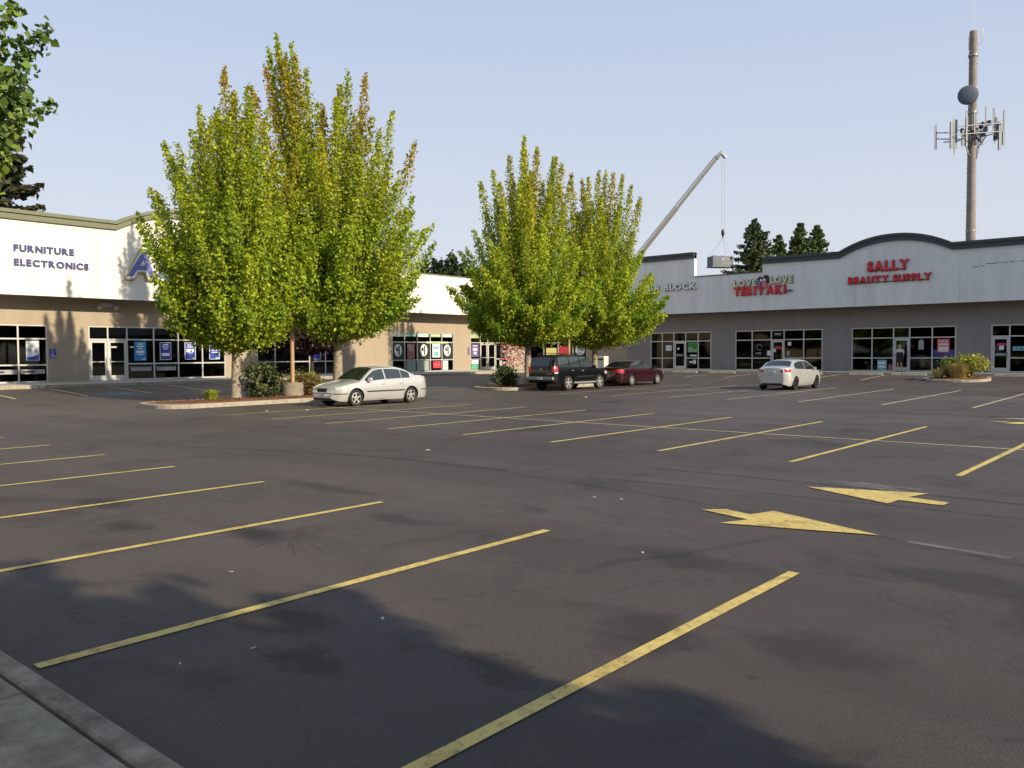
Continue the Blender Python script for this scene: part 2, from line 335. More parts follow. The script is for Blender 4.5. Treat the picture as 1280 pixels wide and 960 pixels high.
for x in (8, 5.1, 2.3, -.45, -3.3, -6.15, -8.95, -11.9, -14.7, -17.35, -20.1, -23.0):
    strip('parking_line', (x, 30.0), (x-.35, 42.9), LW, MA['pale'], jag=.004)
strip('parking_line', (12, 36.5), (-23.5, 36.5), LW*.8, MA['pale'], dz=.010, jag=.006)
for i in range(12):           # stalls against the right-hand shops
    x = 4-2.8*i; strip('parking_line', (x, 48.4), (x, 53.6), LW, MA['pale'], jag=.004)
for i in range(9):            # stalls against the left-hand shops
    y = 9.2+2.75*i; strip('parking_line', (-36.0, y), (-40.7, y), LW, MA['pale'], jag=.004)
def flat(name, pts, m, dz=.010):
    return MB().add([(x, y, GZ(x, y)+dz) for x, y in pts], [tuple(range(len(pts)))]).build(name, m, kind='structure')
flat('painted_arrow', [(-4.62, 8.77), (-4.41, 8.97), (-4.05, 8.85), (-3.93, 9.22), (-2.59, 8.65), (-4.10, 8.20), (-3.95, 8.56)], MA['yellow'])
flat('painted_arrow', [(-4.32, 11.17), (-2.87, 11.60), (-3.0, 11.15), (-2.50, 11.05), (-2.52, 10.80), (-3.03, 10.86), (-3.06, 10.52)], MA['yellow'])
flat('painted_arrow', [(-4.66, 24.50), (-4.3, 24.62), (-4.1, 24.5), (-3.95, 24.75), (-2.3, 24.3), (-4.2, 23.95), (-4.05, 24.3)], MA['yellow'])
flat('painted_arrow', [(-4.75, 25.9), (-2.9, 26.3), (-3.0, 25.95), (-2.5, 25.85), (-2.52, 25.65), (-3.03, 25.7), (-3.06, 25.4)], MA['pale'])
flat('accessible_parking_symbol', [(-35.6, 15.2), (-35.6, 16.9), (-37.0, 16.9), (-37.0, 15.2)], MA['bluep'])
strip('tyre_mark', (-6.8, 10.10), (2.5, 10.35), .10, MA['skid'], dz=.0035, curve=lambda t: .25*sin(pi*t))
strip('tyre_mark', (-7.0, 11.48), (2.5, 11.1), .13, MA['skid'], dz=.0035, curve=lambda t: .22*sin(pi*t))
strip('tyre_mark', (-8.2, 9.6), (1.0, 7.3), .10, MA['streak'], dz=.0035, curve=lambda t: .45*sin(pi*t))
strip('tyre_mark', (-3.75, 6.6), (-3.35, 8.0), .10, MA['streak'], dz=.0035, curve=lambda t: .12*sin(2*pi*t))
strip('tyre_mark', (-4.1, 5.6), (-3.7, 6.7), .14, MA['streak'], dz=.0035, curve=lambda t: .15*sin(pi*t))
strip('tyre_mark', (-16, 8.3), (-8.5, 9.8), .14, MA['skid'], dz=.0035, curve=lambda t: .5*sin(pi*t))
strip('tyre_mark', (-4, 26.6), (-10.5, 27.6), .14, MA['skid'], dz=.0035, curve=lambda t: .5*sin(pi*t))
for (x, y, a) in [(-4.2, 11.9, .3), (-3.9, 12.0, .2), (-2.3, 8.55, .1), (-3.95, 11.7, .25)]:
    strip('paint_scuff', (x, y), (x+.9*cos(a), y-.12), .10, MA['scuff'], dz=.005)
# fan of dark streaks where a spill was hosed away
for k in range(26):
    a = R(188)+k*R(6.2)+random.uniform(-.05, .05); L_ = random.uniform(.45, 1.25)
    strip('spill_streak', (-7.35+.25*cos(a), 4.95+.15*sin(a)), (-7.35+L_*cos(a), 4.95+L_*sin(a)*.75), random.uniform(.012, .03), MA['streak'], dz=.005)

# litter
def litter(x, y, l_, w_, m, label):
    a = random.uniform(0, 3); l_ *= .7; w_ *= .7; o = MB().box(-l_/2, l_/2, -w_/2, w_/2, 0, w_*.3).build('litter', m); o.location = (x, y, GZ(x, y)+.002); o.rotation_euler.z = a; tag(o, label, 'litter')
litter(-4.72, 2.42, .05, .012, MA['litter'], 'yellow cigarette end lying in the shade nearest the kerb corner')
litter(-4.62, 2.85, .06, .012, MA['paper'], 'small pale stub in shade just beyond the yellow cigarette end')
litter(-4.43, 3.75, .05, .03, MA['paper'], 'crumpled white scrap below the long middle yellow line')
litter(-6.4, 3.75, .05, .02, MA['paper'], 'small pale scrap in shade between two yellow lines at left')
litter(-4.05, 6.55, .05, .03, MA['paper'], 'tiny white scrap in the sun beyond the end of the long line')
litter(-6.1, 8.7, .06, .03, MA['paper'], 'white scrap lying alone in the aisle, left of its neighbour')
litter(-5.75, 8.8, .05, .03, MA['paper'], 'white scrap lying alone in the aisle, right of its neighbour')
litter(-11.6, 11.0, .12, .04, MA['paper'], 'pale scrap in the middle of the sunny aisle')
litter(-1.95, 1.98, .05, .04, MA['paper'], 'white pebble beside the nearest yellow line at the bottom edge')
litter(-20.2, 28.2, .25, .12, MA['paper'], 'white paper on the asphalt in front of the dark off-roader')
litter(-23.9, 15.4, .12, .08, MA['paper'], 'pale scrap left of two on the asphalt by the tree island')
litter(-23.2, 16.5, .14, .08, MA['paper'], 'pale scrap right of two on the asphalt by the tree island')

# ------------------------------------------------------------------ near kerb and slabs
slab_m = MA['oldconc']
pv = MB().box(-60, 30, -3.6, 1.69, -.3, -.02).build('pavement_base', MA['dirt'], kind='structure')
x = 12.0
i = 0
while x > -24:
    w_ = 3.05; y1 = 1.70
    MB().box(x-w_+.006, x-.006, 1.572, y1, -.1, .12, .012).build('kerb_stone', slab_m, pv); x -= w_; i += 1
x = 13.32
while x > -24:
    w_ = 1.5
    for (ya, yb) in ((.12, 1.552), (-1.4, .105), (-2.92, -1.415)):
        MB().box(x-w_+.007, x-.007, ya, yb, -.1, .115+random.uniform(-.003, .003), .008).build('paving_slab', slab_m, pv)
    x -= w_
# strip of earth behind the pavement
MB().box(-60, 30, -14, -3.0, -.1, .09).build('planting_strip', MA['groundcover'], kind='structure')

# ------------------------------------------------------------------ text and flat marks
_w = {}
def tmesh(ch, size, ext, off=.0, shear=0):
    c = bpy.data.curves.new('t', 'FONT'); c.body = ch; c.size = size; c.extrude = ext; c.offset = off; c.shear = shear; c.resolution_u = 3
    o = bpy.data.objects.new('t', c); COL.objects.link(o); dg = bpy.context.evaluated_depsgraph_get(); dg.update()
    me = bpy.data.meshes.new_from_object(o.evaluated_get(dg)); bpy.data.objects.remove(o); return me
def bounds(me):
    if not len(me.vertices): return 0, 0, 0
    a = np.empty(len(me.vertices)*3); me.vertices.foreach_get('co', a); a = a.reshape(-1, 3); return a[:, 0].min(), a[:, 0].max(), a[:, 1].max()
def letters(parent, fr, text, a0, a1, zb, h, m, n=.06, off=.0, single=None, shear=0, arch=None, name='letter', ext=None):
    """letters spread so the word spans a0..a1, cap height h, base zb, standing n proud of the frame plane"""
    ref = tmesh('H', 1, .01); cap = bounds(ref)[2]; size = h/cap
    adv = []; x = 0; items = []
    for ch in text:
        if ch == ' ': x += .32; continue
        me = tmesh(ch, 1, .01, off); lo, hi, _ = bounds(me); items.append((ch, x, lo)); x += hi-lo+.09
    x -= .09; sx = (a1-a0)/x
    for ch, px, lo in items:
        me = tmesh(ch, 1, .5, off, shear)
        k = len(me.vertices); a = np.empty(k*3); me.vertices.foreach_get('co', a); a = a.reshape(-1, 3)
        e = ext or .03
        out = []
        for v in a:
            aa = a0+(px+v[0]-lo)*sx; zz = zb+v[1]*size+(arch((aa-a0)/(a1-a0)) if arch else 0)
            out += list(fr(aa, n+v[2]*2*e*.5, zz))
        me.vertices.foreach_set('co', out); me.materials.clear(); me.materials.append(m); me.update()
        o = bpy.data.objects.new(name, me); COL.objects.link(o)
        if parent: o.parent = parent

def channel(parent, fr, text, a0, a1, zb, h, m, off, mret, dep=.12):
    letters(parent, fr, text, a0-.015, a1+.015, zb-.015, h*1.05, mret, OV+dep*.5, off+.02, ext=dep*.5, name='letter_return')
    letters(parent, fr, text, a0, a1, zb, h, m, OV+dep+.012, off, ext=.008)

# ------------------------------------------------------------------ buildings
YW, XW, OV, FL = 56.9, -44.7, 1.25, .55
FLf = Frame((XW, 0, 0), (0, 1, 0), (1, 0, 0))          # left shops, a = world y
FRf = Frame((0, YW, 0), (1, 0, 0), (0, -1, 0))         # right shops, a = world x
cA = Vector((XW, 53.6, 0)); cB = Vector((-36.6, YW, 0)); cd_ = (cB-cA); CL = cd_.length; cd_.normalize()
FCf = Frame(cA, cd_, (cd_.y, -cd_.x, 0))               # slanted corner shop front

def wallgrid(parent, fr, a0, a1, openings, m, z0=.2, z1=5.0, thick=.25, zo=FL, zt=3.42):
    b = MB(fr)
    cuts = [a0]
    for (p, q) in openings: cuts += [p, q]
    cuts.append(a1)
    for i in range(0, len(cuts), 2):
        if cuts[i+1] > cuts[i]: b.box(cuts[i], cuts[i+1], -thick, 0, z0, z1)
    for (p, q) in openings:
        b.box(p, q, -thick, 0, zt, z1); b.box(p, q, -thick, 0, z0, zo-.0)
    return b.build('wall', m, parent)

def storefront(parent, fr, mull, doors, zs=(.55, 1.42, 2.72, 3.42), depth=6.5, mid=True, low=None, inner=True):
    """mull: positions of verticals; doors: indices of bays that are doors; each bay glazed pane by pane"""
    fm = MB(fr); w = .035; n0, n1 = -.14, -.02
    a0, a1 = mull[0], mull[-1]
    fm.box(a0, a0+2*w, n0, n1, zs[0], zs[3]); fm.box(a1-2*w, a1, n0, n1, zs[0], zs[3])
    e0, e1 = a0+2*w, a1-2*w
    fm.box(e0, e1, n0, n1, zs[3]-2*w, zs[3])
    for i in range(len(mull)-1):
        p = mull[i]+(w if i else 2*w); q = mull[i+1]-(w if i < len(mull)-2 else 2*w)
        if i > 0: fm.box(mull[i]-w, mull[i]+w, n0, n1+.002, zs[0], zs[3]-2*w)
        fm.box(p, q, n0, n1-.002, zs[2]-w, zs[2]+w)
        if i not in doors:
            fm.box(p, q, n0, n1-.002, zs[0], zs[0]+2*w); fm.box(p, q, n0, n1-.002, zs[1]-w, zs[1]+w)
    sf = fm.build('storefront_frame', MA['alu'], parent)
    for i in range(len(mull)-1):
        p = mull[i]+(w if i else 2*w); q = mull[i+1]-(w if i < len(mull)-2 else 2*w)
        cells = [(zs[2]+w, zs[3]-2*w)]
        if i not in doors: cells += [(zs[0]+2*w, zs[1]-w), (zs[1]+w, zs[2]-w)]
        for (z0, z1) in cells: MB(fr).box(p, q, -.085, -.075, z0, z1).build('pane', MA['glass'], sf)
        if i in doors:
            d = MB(fr); s_ = .11; zt = zs[2]-w-.01; p_, q_ = p+.008, q-.008
            d.box(p_, p_+s_, -.12, -.05, zs[0]+.01, zt); d.box(q_-s_, q_, -.12, -.05, zs[0]+.01, zt)
            d.box(p_+s_, q_-s_, -.12, -.052, zt-.13, zt); d.box(p_+s_, q_-s_, -.12, -.052, zs[0]+.01, zs[0]+.27)
            if low is None: d.box(p_+s_, q_-s_, -.11, -.06, 1.52, 1.56)
            dr = d.build('entrance_door', MA['alu'], parent)
            MB(fr).box(p_+s_, q_-s_, -.088, -.078, zs[0]+.27, zt-.13).build('pane', MA['glass'], dr)
            hx = q_-.055 if (len(doors) < 2 or i == doors[0]) else p_+.055
            MB(fr).tube([(hx, -.05, 1.75), (hx, .01, 1.75), (hx, .01, 1.35), (hx, -.05, 1.35)], .013, 6).build('handle', MA['steel'], dr)
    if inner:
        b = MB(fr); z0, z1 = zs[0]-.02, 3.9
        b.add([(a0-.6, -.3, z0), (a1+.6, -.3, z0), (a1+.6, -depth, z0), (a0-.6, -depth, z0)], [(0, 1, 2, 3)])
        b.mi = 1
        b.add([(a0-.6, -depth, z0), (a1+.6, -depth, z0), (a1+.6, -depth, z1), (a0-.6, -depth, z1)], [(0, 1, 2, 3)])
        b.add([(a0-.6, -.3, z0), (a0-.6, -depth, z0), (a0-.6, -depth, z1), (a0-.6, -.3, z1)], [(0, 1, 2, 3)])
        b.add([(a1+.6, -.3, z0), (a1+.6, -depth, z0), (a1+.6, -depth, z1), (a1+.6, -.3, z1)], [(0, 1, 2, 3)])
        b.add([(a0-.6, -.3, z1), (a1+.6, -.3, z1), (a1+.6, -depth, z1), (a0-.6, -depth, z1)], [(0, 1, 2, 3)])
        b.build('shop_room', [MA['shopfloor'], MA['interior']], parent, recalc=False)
        r2 = random.Random(int(a0*10)); a = a0+.3; gds = MB(fr)
        while a < a1-.8:
            wd = r2.uniform(.5, 1.4); ht = r2.uniform(.6, 1.5); dd = r2.uniform(1.0, 3.0)
            if not any(mull[k]-.2 < a+wd/2 < mull[k+1]+.2 for k in doors):
                gds.box(a, a+wd, -dd-.5, -dd, z0, z0+ht)
                for q in range(3): gds.box(a+.05+q*wd/3.2, a+.05+q*wd/3.2+.18, -dd-.4, -dd-.1, z0+ht+.001, z0+ht+r2.uniform(.1, .35))
            a += wd+r2.uniform(.1, .7)
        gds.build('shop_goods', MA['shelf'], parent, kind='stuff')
    return sf

def profile_fascia(parent, fr, prof, mwall, mtrim, zb=4.83, n0=OV-.32, n1=OV, trim=True, th=.5):
    """prof: list of (a, ztop, corniced?)"""
    poly = [(p[0], p[1]-.02) for p in prof]+[(prof[-1][0], zb), (prof[0][0], zb)]
    b = MB(fr)
    b2 = [(p[0], p[1]-.02) for p in prof]
    for i in range(len(b2)-1):          # one convex strip per segment
        (a, z), (c, y) = b2[i], b2[i+1]
        if c-a < .01: continue
        b.add([(a, n1, zb), (c, n1, zb), (c, n1, y), (a, n1, z), (a, n0, zb), (c, n0, zb), (c, n0, y), (a, n0, z)],
              [(0, 1, 2, 3), (4, 7, 6, 5), (3, 2, 6, 7), (0, 4, 5, 1)])
    for (a, z) in (b2[0], b2[-1]): b.add([(a, n1, zb), (a, n0, zb), (a, n0, z), (a, n1, z)], [(0, 1, 2, 3)])
    for i in range(len(b2)-1):
        (a, z), (c, y) = b2[i], b2[i+1]
        if c-a < .01: b.add([(a, n1, min(z, y)), (a, n0, min(z, y)), (a, n0, max(z, y)), (a, n1, max(z, y))], [(0, 1, 2, 3)])
    fa = b.build('fascia', mwall, parent, recalc=True)
    def band(segs, dz0, dz1, out, m, name, back=-.06):
        runs = []
        for sg in segs:
            if runs and abs(runs[-1][-1][1][0]-sg[0][0]) < .08 and abs(runs[-1][-1][1][1]-sg[0][1]) < .08: runs[-1].append(sg)
            else: runs.append([sg])
        if len(runs) > 1:
            for r__ in runs: band(r__, dz0, dz1, out, m, name, back)
            return
        t = MB(fr)
        for k, (i, j) in enumerate(segs):
            (a, z), (c, y) = i, j
            t.add([(a, n0+back, z-dz0), (a, n1+out, z-dz0), (a, n1+out, z-dz1), (a, n0+back, z-dz1), (c, n0+back, y-dz0), (c, n1+out, y-dz0), (c, n1+out, y-dz1), (c, n0+back, y-dz1)],
                  [(0, 1, 5, 4), (1, 2, 6, 5), (2, 3, 7, 6), (3, 0, 4, 7), (0, 3, 2, 1), (4, 5, 6, 7)])
        return t.build(name, m, parent, recalc=True)
    full = [((prof[i][0], prof[i][1]), (prof[i+1][0], prof[i+1][1])) for i in range(len(prof)-1) if prof[i][2] and prof[i+1][0]-prof[i][0] > .01]
    thin = [((prof[i][0], prof[i][1]), (prof[i+1][0], prof[i+1][1])) for i in range(len(prof)-1) if not prof[i][2] and prof[i+1][0]-prof[i][0] > .01]
    band(full, 0, .17, .20, mtrim, 'cornice_cap'); band(full, .172, .45, .12, mtrim, 'cornice', -.02)
    if thin: band(thin, -.0, .07, .05, mtrim, 'coping')
    band(full, .60, .63, .018, mwall, 'fascia_reveal', .28)
    a = math.ceil(prof[0][0]/6.1)*6.1
    while a < prof[-1][0]-.2:
        zt_ = min([min(q[0][1], q[1][1]) for q in zip(prof, prof[1:]) if q[0][0]-.1 <= a <= q[1][0]+.1])-.66
        if a > prof[0][0]+.3: MB(fr).box(a-.008, a+.008, n1, n1+.0025, zb, zt_).build('control_joint', MA['joint'], parent)
        a += 6.1
    # drip edge along the underside
    MB(fr).box(prof[0][0], prof[-1][0], n0-.02, n1+.02, zb-.055, zb-.001).build('drip_edge', mwall, parent)

def arc(a0, a1, zb, rise, n=18, flare=.07):
    out = []
    for i in range(n+1):
        t = i/n; s_ = (1-abs(2*t-1)**2.1)
        out.append((a0+(a1-a0)*t, zb+rise*s_, True))
    return out

# ---- left wing
LB = empty('retail_building', 'long cream and tan shop building in sunlight on the left, with sage green cornice', 'building', (XW, 20, FL))
LBo = LB.location.copy()
LP = MB()   # placeholder to keep naming tidy
def child_fix(root):
    for o in root.children:
        o.matrix_parent_inverse = Matrix.Translation(-root.location)
left_fronts = [([6.9, 8.4, 10.2, 11.9, 13.5, 15.02, 16.36], [1]),
               ([18.33, 19.32, 20.33, 21.8, 23.2, 24.65, 26.1], [0, 1]),
               ([28.19, 29.48, 30.7, 32.03, 33.28, 34.5], []),
               ([39.0, 40.22, 41.46, 42.75, 43.95, 45.2], []),
               ([47.05, 48.2, 49.09, 50.05, 51.6], [1, 2])]
wallgrid(LB, FLf, -8, 53.6, [(m_[0], m_[-1]) for m_, _ in left_fronts], MA['tan'], z1=4.98)
for m_, d_ in left_fronts: storefront(LB, FLf, m_, d_)
MB(FLf).box(-8, 54.2, -.25, OV-.325, 4.985, 5.06).build('soffit', MA['soffit'], LB)
prof = [(-8, 8.78, True)]+arc(19.3, 26.9, 8.78, .98)+[(35.0, 8.78, False), (35.001, 7.62, False), (54.3, 7.62, False)]
profile_fascia(LB, FLf, prof, MA['cream'], MA['sage'])
b = MB(FLf); b.box(-8, 54.0, -20, -.26, 6.4, 6.6); b.box(-8, 54.0, -20.3, -20, .2, 7.0); b.box(-8.3, -8, -20, 0, .2, 6.9); b.build('roof', MA['roof'], LB)
b = MB(FLf).box(-8, 54.0, OV-.32-.9, OV-.325, 5.07, 5.4).build('parapet_back', MA['roof'], LB)
# ---- slanted corner
wallgrid(LB, FCf, .0, CL, [(.5, 5.4)], MA['tan'], z1=4.98, zt=3.42)
storefront(LB, FCf, [.5, 1.7, 2.95, 4.2, 5.4], [])
MB(FCf).box(.1, CL, -.25, .6, 4.99, 5.07).build('soffit', MA['soffit'], LB)
profile_fascia(LB, FCf, [(1.0, 7.62, False), (CL+.4, 7.62, False)], MA['grey_stucco'], MA['slate'], n0=.6, n1=.92)
# ---- right wing
RB = empty('retail_building', 'grey shop building in shade across the back right, with arched parapet and slate trim', 'building', (-18, YW, FL))
right_fronts = [([-34.46, -33.4, -32.39, -31.35, -30.3, -29.2], [2]),
                ([-27.28, -25.98, -24.54, -23.6, -22.2, -20.88], [2]),
                ([-18.95, -17.64, -16.3, -15.33, -14.0, -12.63], [2]),
                ([-10.73, -9.75, -8.4, -7.1, -5.8], [0]),
                ([-2.5, -1.2, .1, 1.1, 2.4, 3.7], [2]), ([9, 10.4, 11.8, 12.8, 14.2, 15.6], [2]), ([22, 23.4, 24.8, 25.8, 27.2, 28.6], [2])]
wallgrid(RB, FRf, -36.6, 50, [(m_[0], m_[-1]) for m_, _ in right_fronts], MA['greytan'], z1=4.98)
for m_, d_ in right_fronts: storefront(RB, FRf, m_, d_, low=0)
MB(FRf).box(-36.4, 50, -.25, OV-.325, 4.985, 5.06).build('soffit', MA['soffit'], RB)
prof = [(-36.0, 9.27, True), (-29.94, 9.27, False), (-29.939, 7.5, False), (-24.66, 7.5, True), (-24.659, 8.46, True)]+arc(-19.35, -12.6, 8.42, .86)+[(50, 8.42, True)]
profile_fascia(RB, FRf, prof, MA['grey_stucco'], MA['slate'])
MB(FRf).box(-30.3, -29.94, OV+.0015, OV+.03, 7.5, 8.8).build('corner_trim', MA['grey_stucco'], RB)
b = MB(FRf); b.box(-36.4, 50, -20, -.26, 6.4, 6.6); b.box(-36.4, 50, -20.3, -20, .2, 7.0); b.box(50, 50.3, -20, 0, .2, 6.9); b.build('roof', MA['roof'], RB)
# faded ghost lettering band left of the far right shop
b = MB(FRf)
for (a, w_, z) in [(-11.55, .35, 6.83), (-11.1, .2, 6.86), (-10.8, 1.1, 6.97), (-9.6, .8, 6.99), (-8.7, 1.4, 7.0)]:
    b.box(a, a+w_, OV+.001, OV+.004, z, z+.05)
b.build('old_sign_ghost', mark_mat('ghost_stain', (.10, .11, .11), .55), RB)

# walkways
w = MB(); w.box(-44.7, -40.95, -8, 52.2, .0, FL); w.build('walkway', MA['walkway'], kind='structure')
w = MB(); w.prism([(-44.7, 52.2), (-40.95, 52.2), (-38.6, 54.6), (50, 54.6), (50, YW), (-36.6, YW), (-44.7, 53.62)], .0, FL, 'xy'); w.build('walkway', MA['walkway'], kind='structure')
for k in range(20):
    MB().box(-40.945, -40.80, -8+3.02*k, -8+3.02*k+3.0, .1, FL-.004, .02).build('kerb_stone', MA['kerb'], None, kind='structure')
for k in range(29):
    MB().box(-38.4+3.02*k, -38.4+3.02*k+3.0, 54.445, 54.595, .1, FL-.004, .02).build('kerb_stone', MA['kerb'], None, kind='structure')

# wheel stops in front of the right-hand shops
def wheel_stop(x, y, w_, label):
    o = MB().add([(-w_/2, -.09, 0), (w_/2, -.09, 0), (w_/2, .09, 0), (-w_/2, .09, 0), (-w_/2+.05, -.05, .13), (w_/2-.05, -.05, .13), (w_/2-.05, .05, .13), (-w_/2+.05, .05, .13)],
                 [(3, 2, 1, 0), (4, 5, 6, 7), (0, 1, 5, 4), (1, 2, 6, 5), (2, 3, 7, 6), (3, 0, 4, 7)]).build('wheel_stop', MA['kerb'])
    o.location = (x, y, GZ(x, y)+.002); tag(o, label, 'wheel stop', 'concrete wheel stops along the right-hand shops')
for x, lab in [(-32.4, 'concrete wheel stop below the green poster, leftmost along the grey shops'), (-29.5, 'concrete wheel stop at the right end of the green poster shop front'),
               (-26.6, 'concrete wheel stop just left of the white hatch-backed saloon'), (-20.6, 'concrete wheel stop under the grey wall right of the white car'), (-16.9, 'pale wheel stop left of the person at the door'), (-14.4, 'wheel stop between the person and the grass island'), (-8.9, 'wheel stop right of the grass island in front of the far right door')]:
    wheel_stop(x, 53.4, 2.0, lab)

# ------------------------------------------------------------------ signs
def sign(name, label, loc): return empty(name, label, 'sign', loc)
s_ = sign('shop_sign', 'navy letters reading FURNITURE, upper line on the cream fascia', (XW+OV, 15.8, 6.98)); letters(s_, FLf, 'FURNITURE', 14.5, 17.22, 6.84, .29, MA['navy'], OV+.035, .05)
s_ = sign('shop_sign', 'navy letters reading ELECTRONICS, lower line on the cream fascia', (XW+OV, 16.2, 6.3)); letters(s_, FLf, 'ELECTRONICS', 14.5, 17.9, 6.17, .29, MA['navy'], OV+.035, .05)
s_ = sign('shop_sign', 'large blue letter sign with white outline and yellow returns, mostly behind the left maple', (XW+OV, 22, 6))
def big_letters(parent, fr, text, a0, a1, zb, h):
    letters(parent, fr, text, a0-.06, a1+.06, zb-.05, h*1.07, MA['gold'], OV+.09, .085, ext=.09, shear=.15)
    letters(parent, fr, text, a0-.03, a1+.03, zb-.02, h*1.04, MA['white'], OV+.16, .065, ext=.02, shear=.15, name='letter_outline')
    letters(parent, fr, text, a0, a1, zb, h, MA['aface'], OV+.185, .02, ext=.012, shear=.15, name='letter_face')
big_letters(s_, FLf, 'A', 19.75, 21.25, 6.02, 1.25); big_letters(s_, FLf, 'aron\'s', 21.35, 26.2, 6.02, 1.25)
s_ = sign('shop_sign', 'white capital letters ending in BLOCK on the grey fascia beside the tree', (-31, YW-OV, 6.8)); channel(s_, FRf, 'H&R BLOCK', -34.4, -29.75, 6.58, .42, MA['white'], .03, MA['black'])
s_ = sign('shop_sign', 'cream LOVE LOVE over red brush-style TERIYAKI letters with a couple emblem', (-24.6, YW-OV, 6.6))
channel(s_, FRf, 'LOVE', -26.75, -25.05, 6.52, .42, MA['cream_l'], .035, MA['dkgreen'])
channel(s_, FRf, 'LOVE', -24.05, -22.45, 6.62, .42, MA['cream_l'], .035, MA['dkgreen'])
channel(s_, FRf, 'TERIYAKI', -26.75, -22.95, 5.93, .50, MA['red'], .06, MA['dkred'])
letters(s_, FRf, 'etc', -22.9, -22.45, 5.98, .2, MA['black'], OV+.08, .02)
em = MB(FRf)
def disc(b, a, z, rx, rz, n0, n1, k=14, rot=0): 
    pts = [(a+rx*cos(2*pi*i/k)*cos(rot)-rz*sin(2*pi*i/k)*sin(rot), z+rx*cos(2*pi*i/k)*sin(rot)+rz*sin(2*pi*i/k)*cos(rot)) for i in range(k)]; b.prism(pts, n0, n1)
em = MB(FRf); disc(em, -24.78, 6.98, .17, .14, OV, OV+.14); disc(em, -24.36, 7.05, .18, .17, OV, OV+.14); disc(em, -24.24, 6.85, .08, .22, OV, OV+.13); em.build('emblem_hair', MA['black'], s_)
for a_, z_ in ((-24.70, 6.87), (-24.45, 6.9)): em = MB(FRf); disc(em, a_, z_, .08, .09, OV, OV+.15); em.build('emblem_face', MA['white'], s_)
em = MB(FRf); disc(em, -24.86, 6.6, .14, .26, OV, OV+.13); em.build('emblem_robe', MA['purple'], s_)
em = MB(FRf); disc(em, -24.45, 6.58, .17, .28, OV+.001, OV+.14, rot=.2); em.build('emblem_robe', MA['pink'], s_)
s_ = sign('shop_sign', 'red capital letters SALLY under the arched parapet, upper of two lines', (-16, YW-OV, 7.4)); channel(s_, FRf, 'SALLY', -17.55, -15.05, 7.02, .54, MA['red'], .05, MA['dkred'], .14)
MB(FRf).box(-17.4, -15.2, OV, OV+.07, 7.0, 7.06).build('sign_raceway', MA['black'], s_)
s_ = sign('shop_sign', 'smaller red letters BEAUTY SUPPLY, lower line under the arched parapet', (-16, YW-OV, 6.5)); channel(s_, FRf, 'BEAUTY SUPPLY', -18.75, -13.75, 6.28, .38, MA['red'], .04, MA['dkred'], .14)
MB(FRf).box(-18.6, -13.9, OV, OV+.07, 6.27, 6.31).build('sign_raceway', MA['black'], s_)

def poster(fr, a0, a1, z0, z1, m, label, lines=(), cat='poster', n=-.066, mline=None, title=None, tm=None):
    r = empty('window_poster', label, cat, fr((a0+a1)/2, n, z0))
    MB(fr).box(a0, a1, n, n+.006, z0, z1).build('sheet', m, r)
    if lines:
        b = MB(fr)
        for (p, q, c, d) in lines: b.box(a0+(a1-a0)*p, a0+(a1-a0)*q, n+.006, n+.009, z0+(z1-z0)*c, z0+(z1-z0)*d)
        b.build('print', mline or MA['white'], r)
    if title:
        for (t, p, q, c, h) in title: letters(r, fr, t, a0+(a1-a0)*p, a0+(a1-a0)*q, z0+(z1-z0)*c, h, tm or MA['white'], n+.01, .02, ext=.004)
    return r
TXT = [(.25, .75, .84, .90), (.2, .8, .72, .78), (.3, .7, .60, .66), (.15, .85, .40, .52), (.25, .75, .30, .35), (.6, .88, .06, .10)]
BORD = [(.0, 1, .0, .025), (.0, 1, .975, 1), (0, .04, .03, .97), (.96, 1, .03, .97)]
poster(FLf, 15.38, 15.98, 1.65, 2.62, MA['pwhite'], 'white poster with small product pictures and a blue wave base, in the leftmost window', [(.2, .8, .82, .86), (.2, .8, .74, .77), (.2, .75, .66, .69)], mline=MA['pgrey'])
b = MB(FLf); b.prism([(15.40, 1.67), (15.96, 1.67), (15.96, 1.95), (15.68, 1.84), (15.40, 1.80)], -.06, -.055); o = b.build('blue_wave_print', MA['pblue']); tag(o, 'blue wave along the base of the white window poster', 'print')
b = MB(FLf); b.box(15.48, 15.64, -.06, -.054, 2.1, 2.2); b.box(15.76, 15.88, -.06, -.054, 2.1, 2.18); o = b.build('product_pictures', MA['pgrey']); tag(o, 'two small grey product pictures on the white window poster', 'print')
poster(FLf, 20.72, 21.38, 1.58, 2.62, MA['pcyan'], 'bright cyan-blue poster just right of the double doors', TXT)
poster(FLf, 22.15, 22.80, 1.62, 2.58, MA['pblue'], 'navy poster with white border, leftmost of the three navy posters', TXT[:3]+BORD+[(.15, .85, .22, .38)])
poster(FLf, 23.60, 24.25, 1.62, 2.58, MA['pblue'], 'navy poster with thin border, middle one of three navy posters', [(.25, .75, .84, .88), (.2, .8, .72, .76), (.15, .85, .46, .62), (.25, .75, .38, .41), (.6, .88, .06, .10)]+BORD)
poster(FLf, 25.10, 25.75, 1.62, 2.58, MA['pblue'], 'navy poster with big white heading, rightmost of three navy posters', [(.2, .75, .80, .92), (.2, .6, .66, .71), (.2, .8, .52, .57), (.2, .8, .40, .44), (.6, .88, .06, .10)]+BORD)
poster(FLf, 32.30, 32.95, 1.55, 2.45, MA['pblue'], 'blue poster in the window behind the plum tree', TXT[:3]+BORD)
for a, w_ in [(13.55, 1.4), (15.1, 1.12)]:
    poster(FLf, a, a+w_, .98, 1.20, MA['pgrey'], 'grey product banner across the lower pane %s of the leftmost window' % ('left' if a < 15 else 'right'), [(.12, .6, .3, .7)], mline=MA['black'], cat='banner')
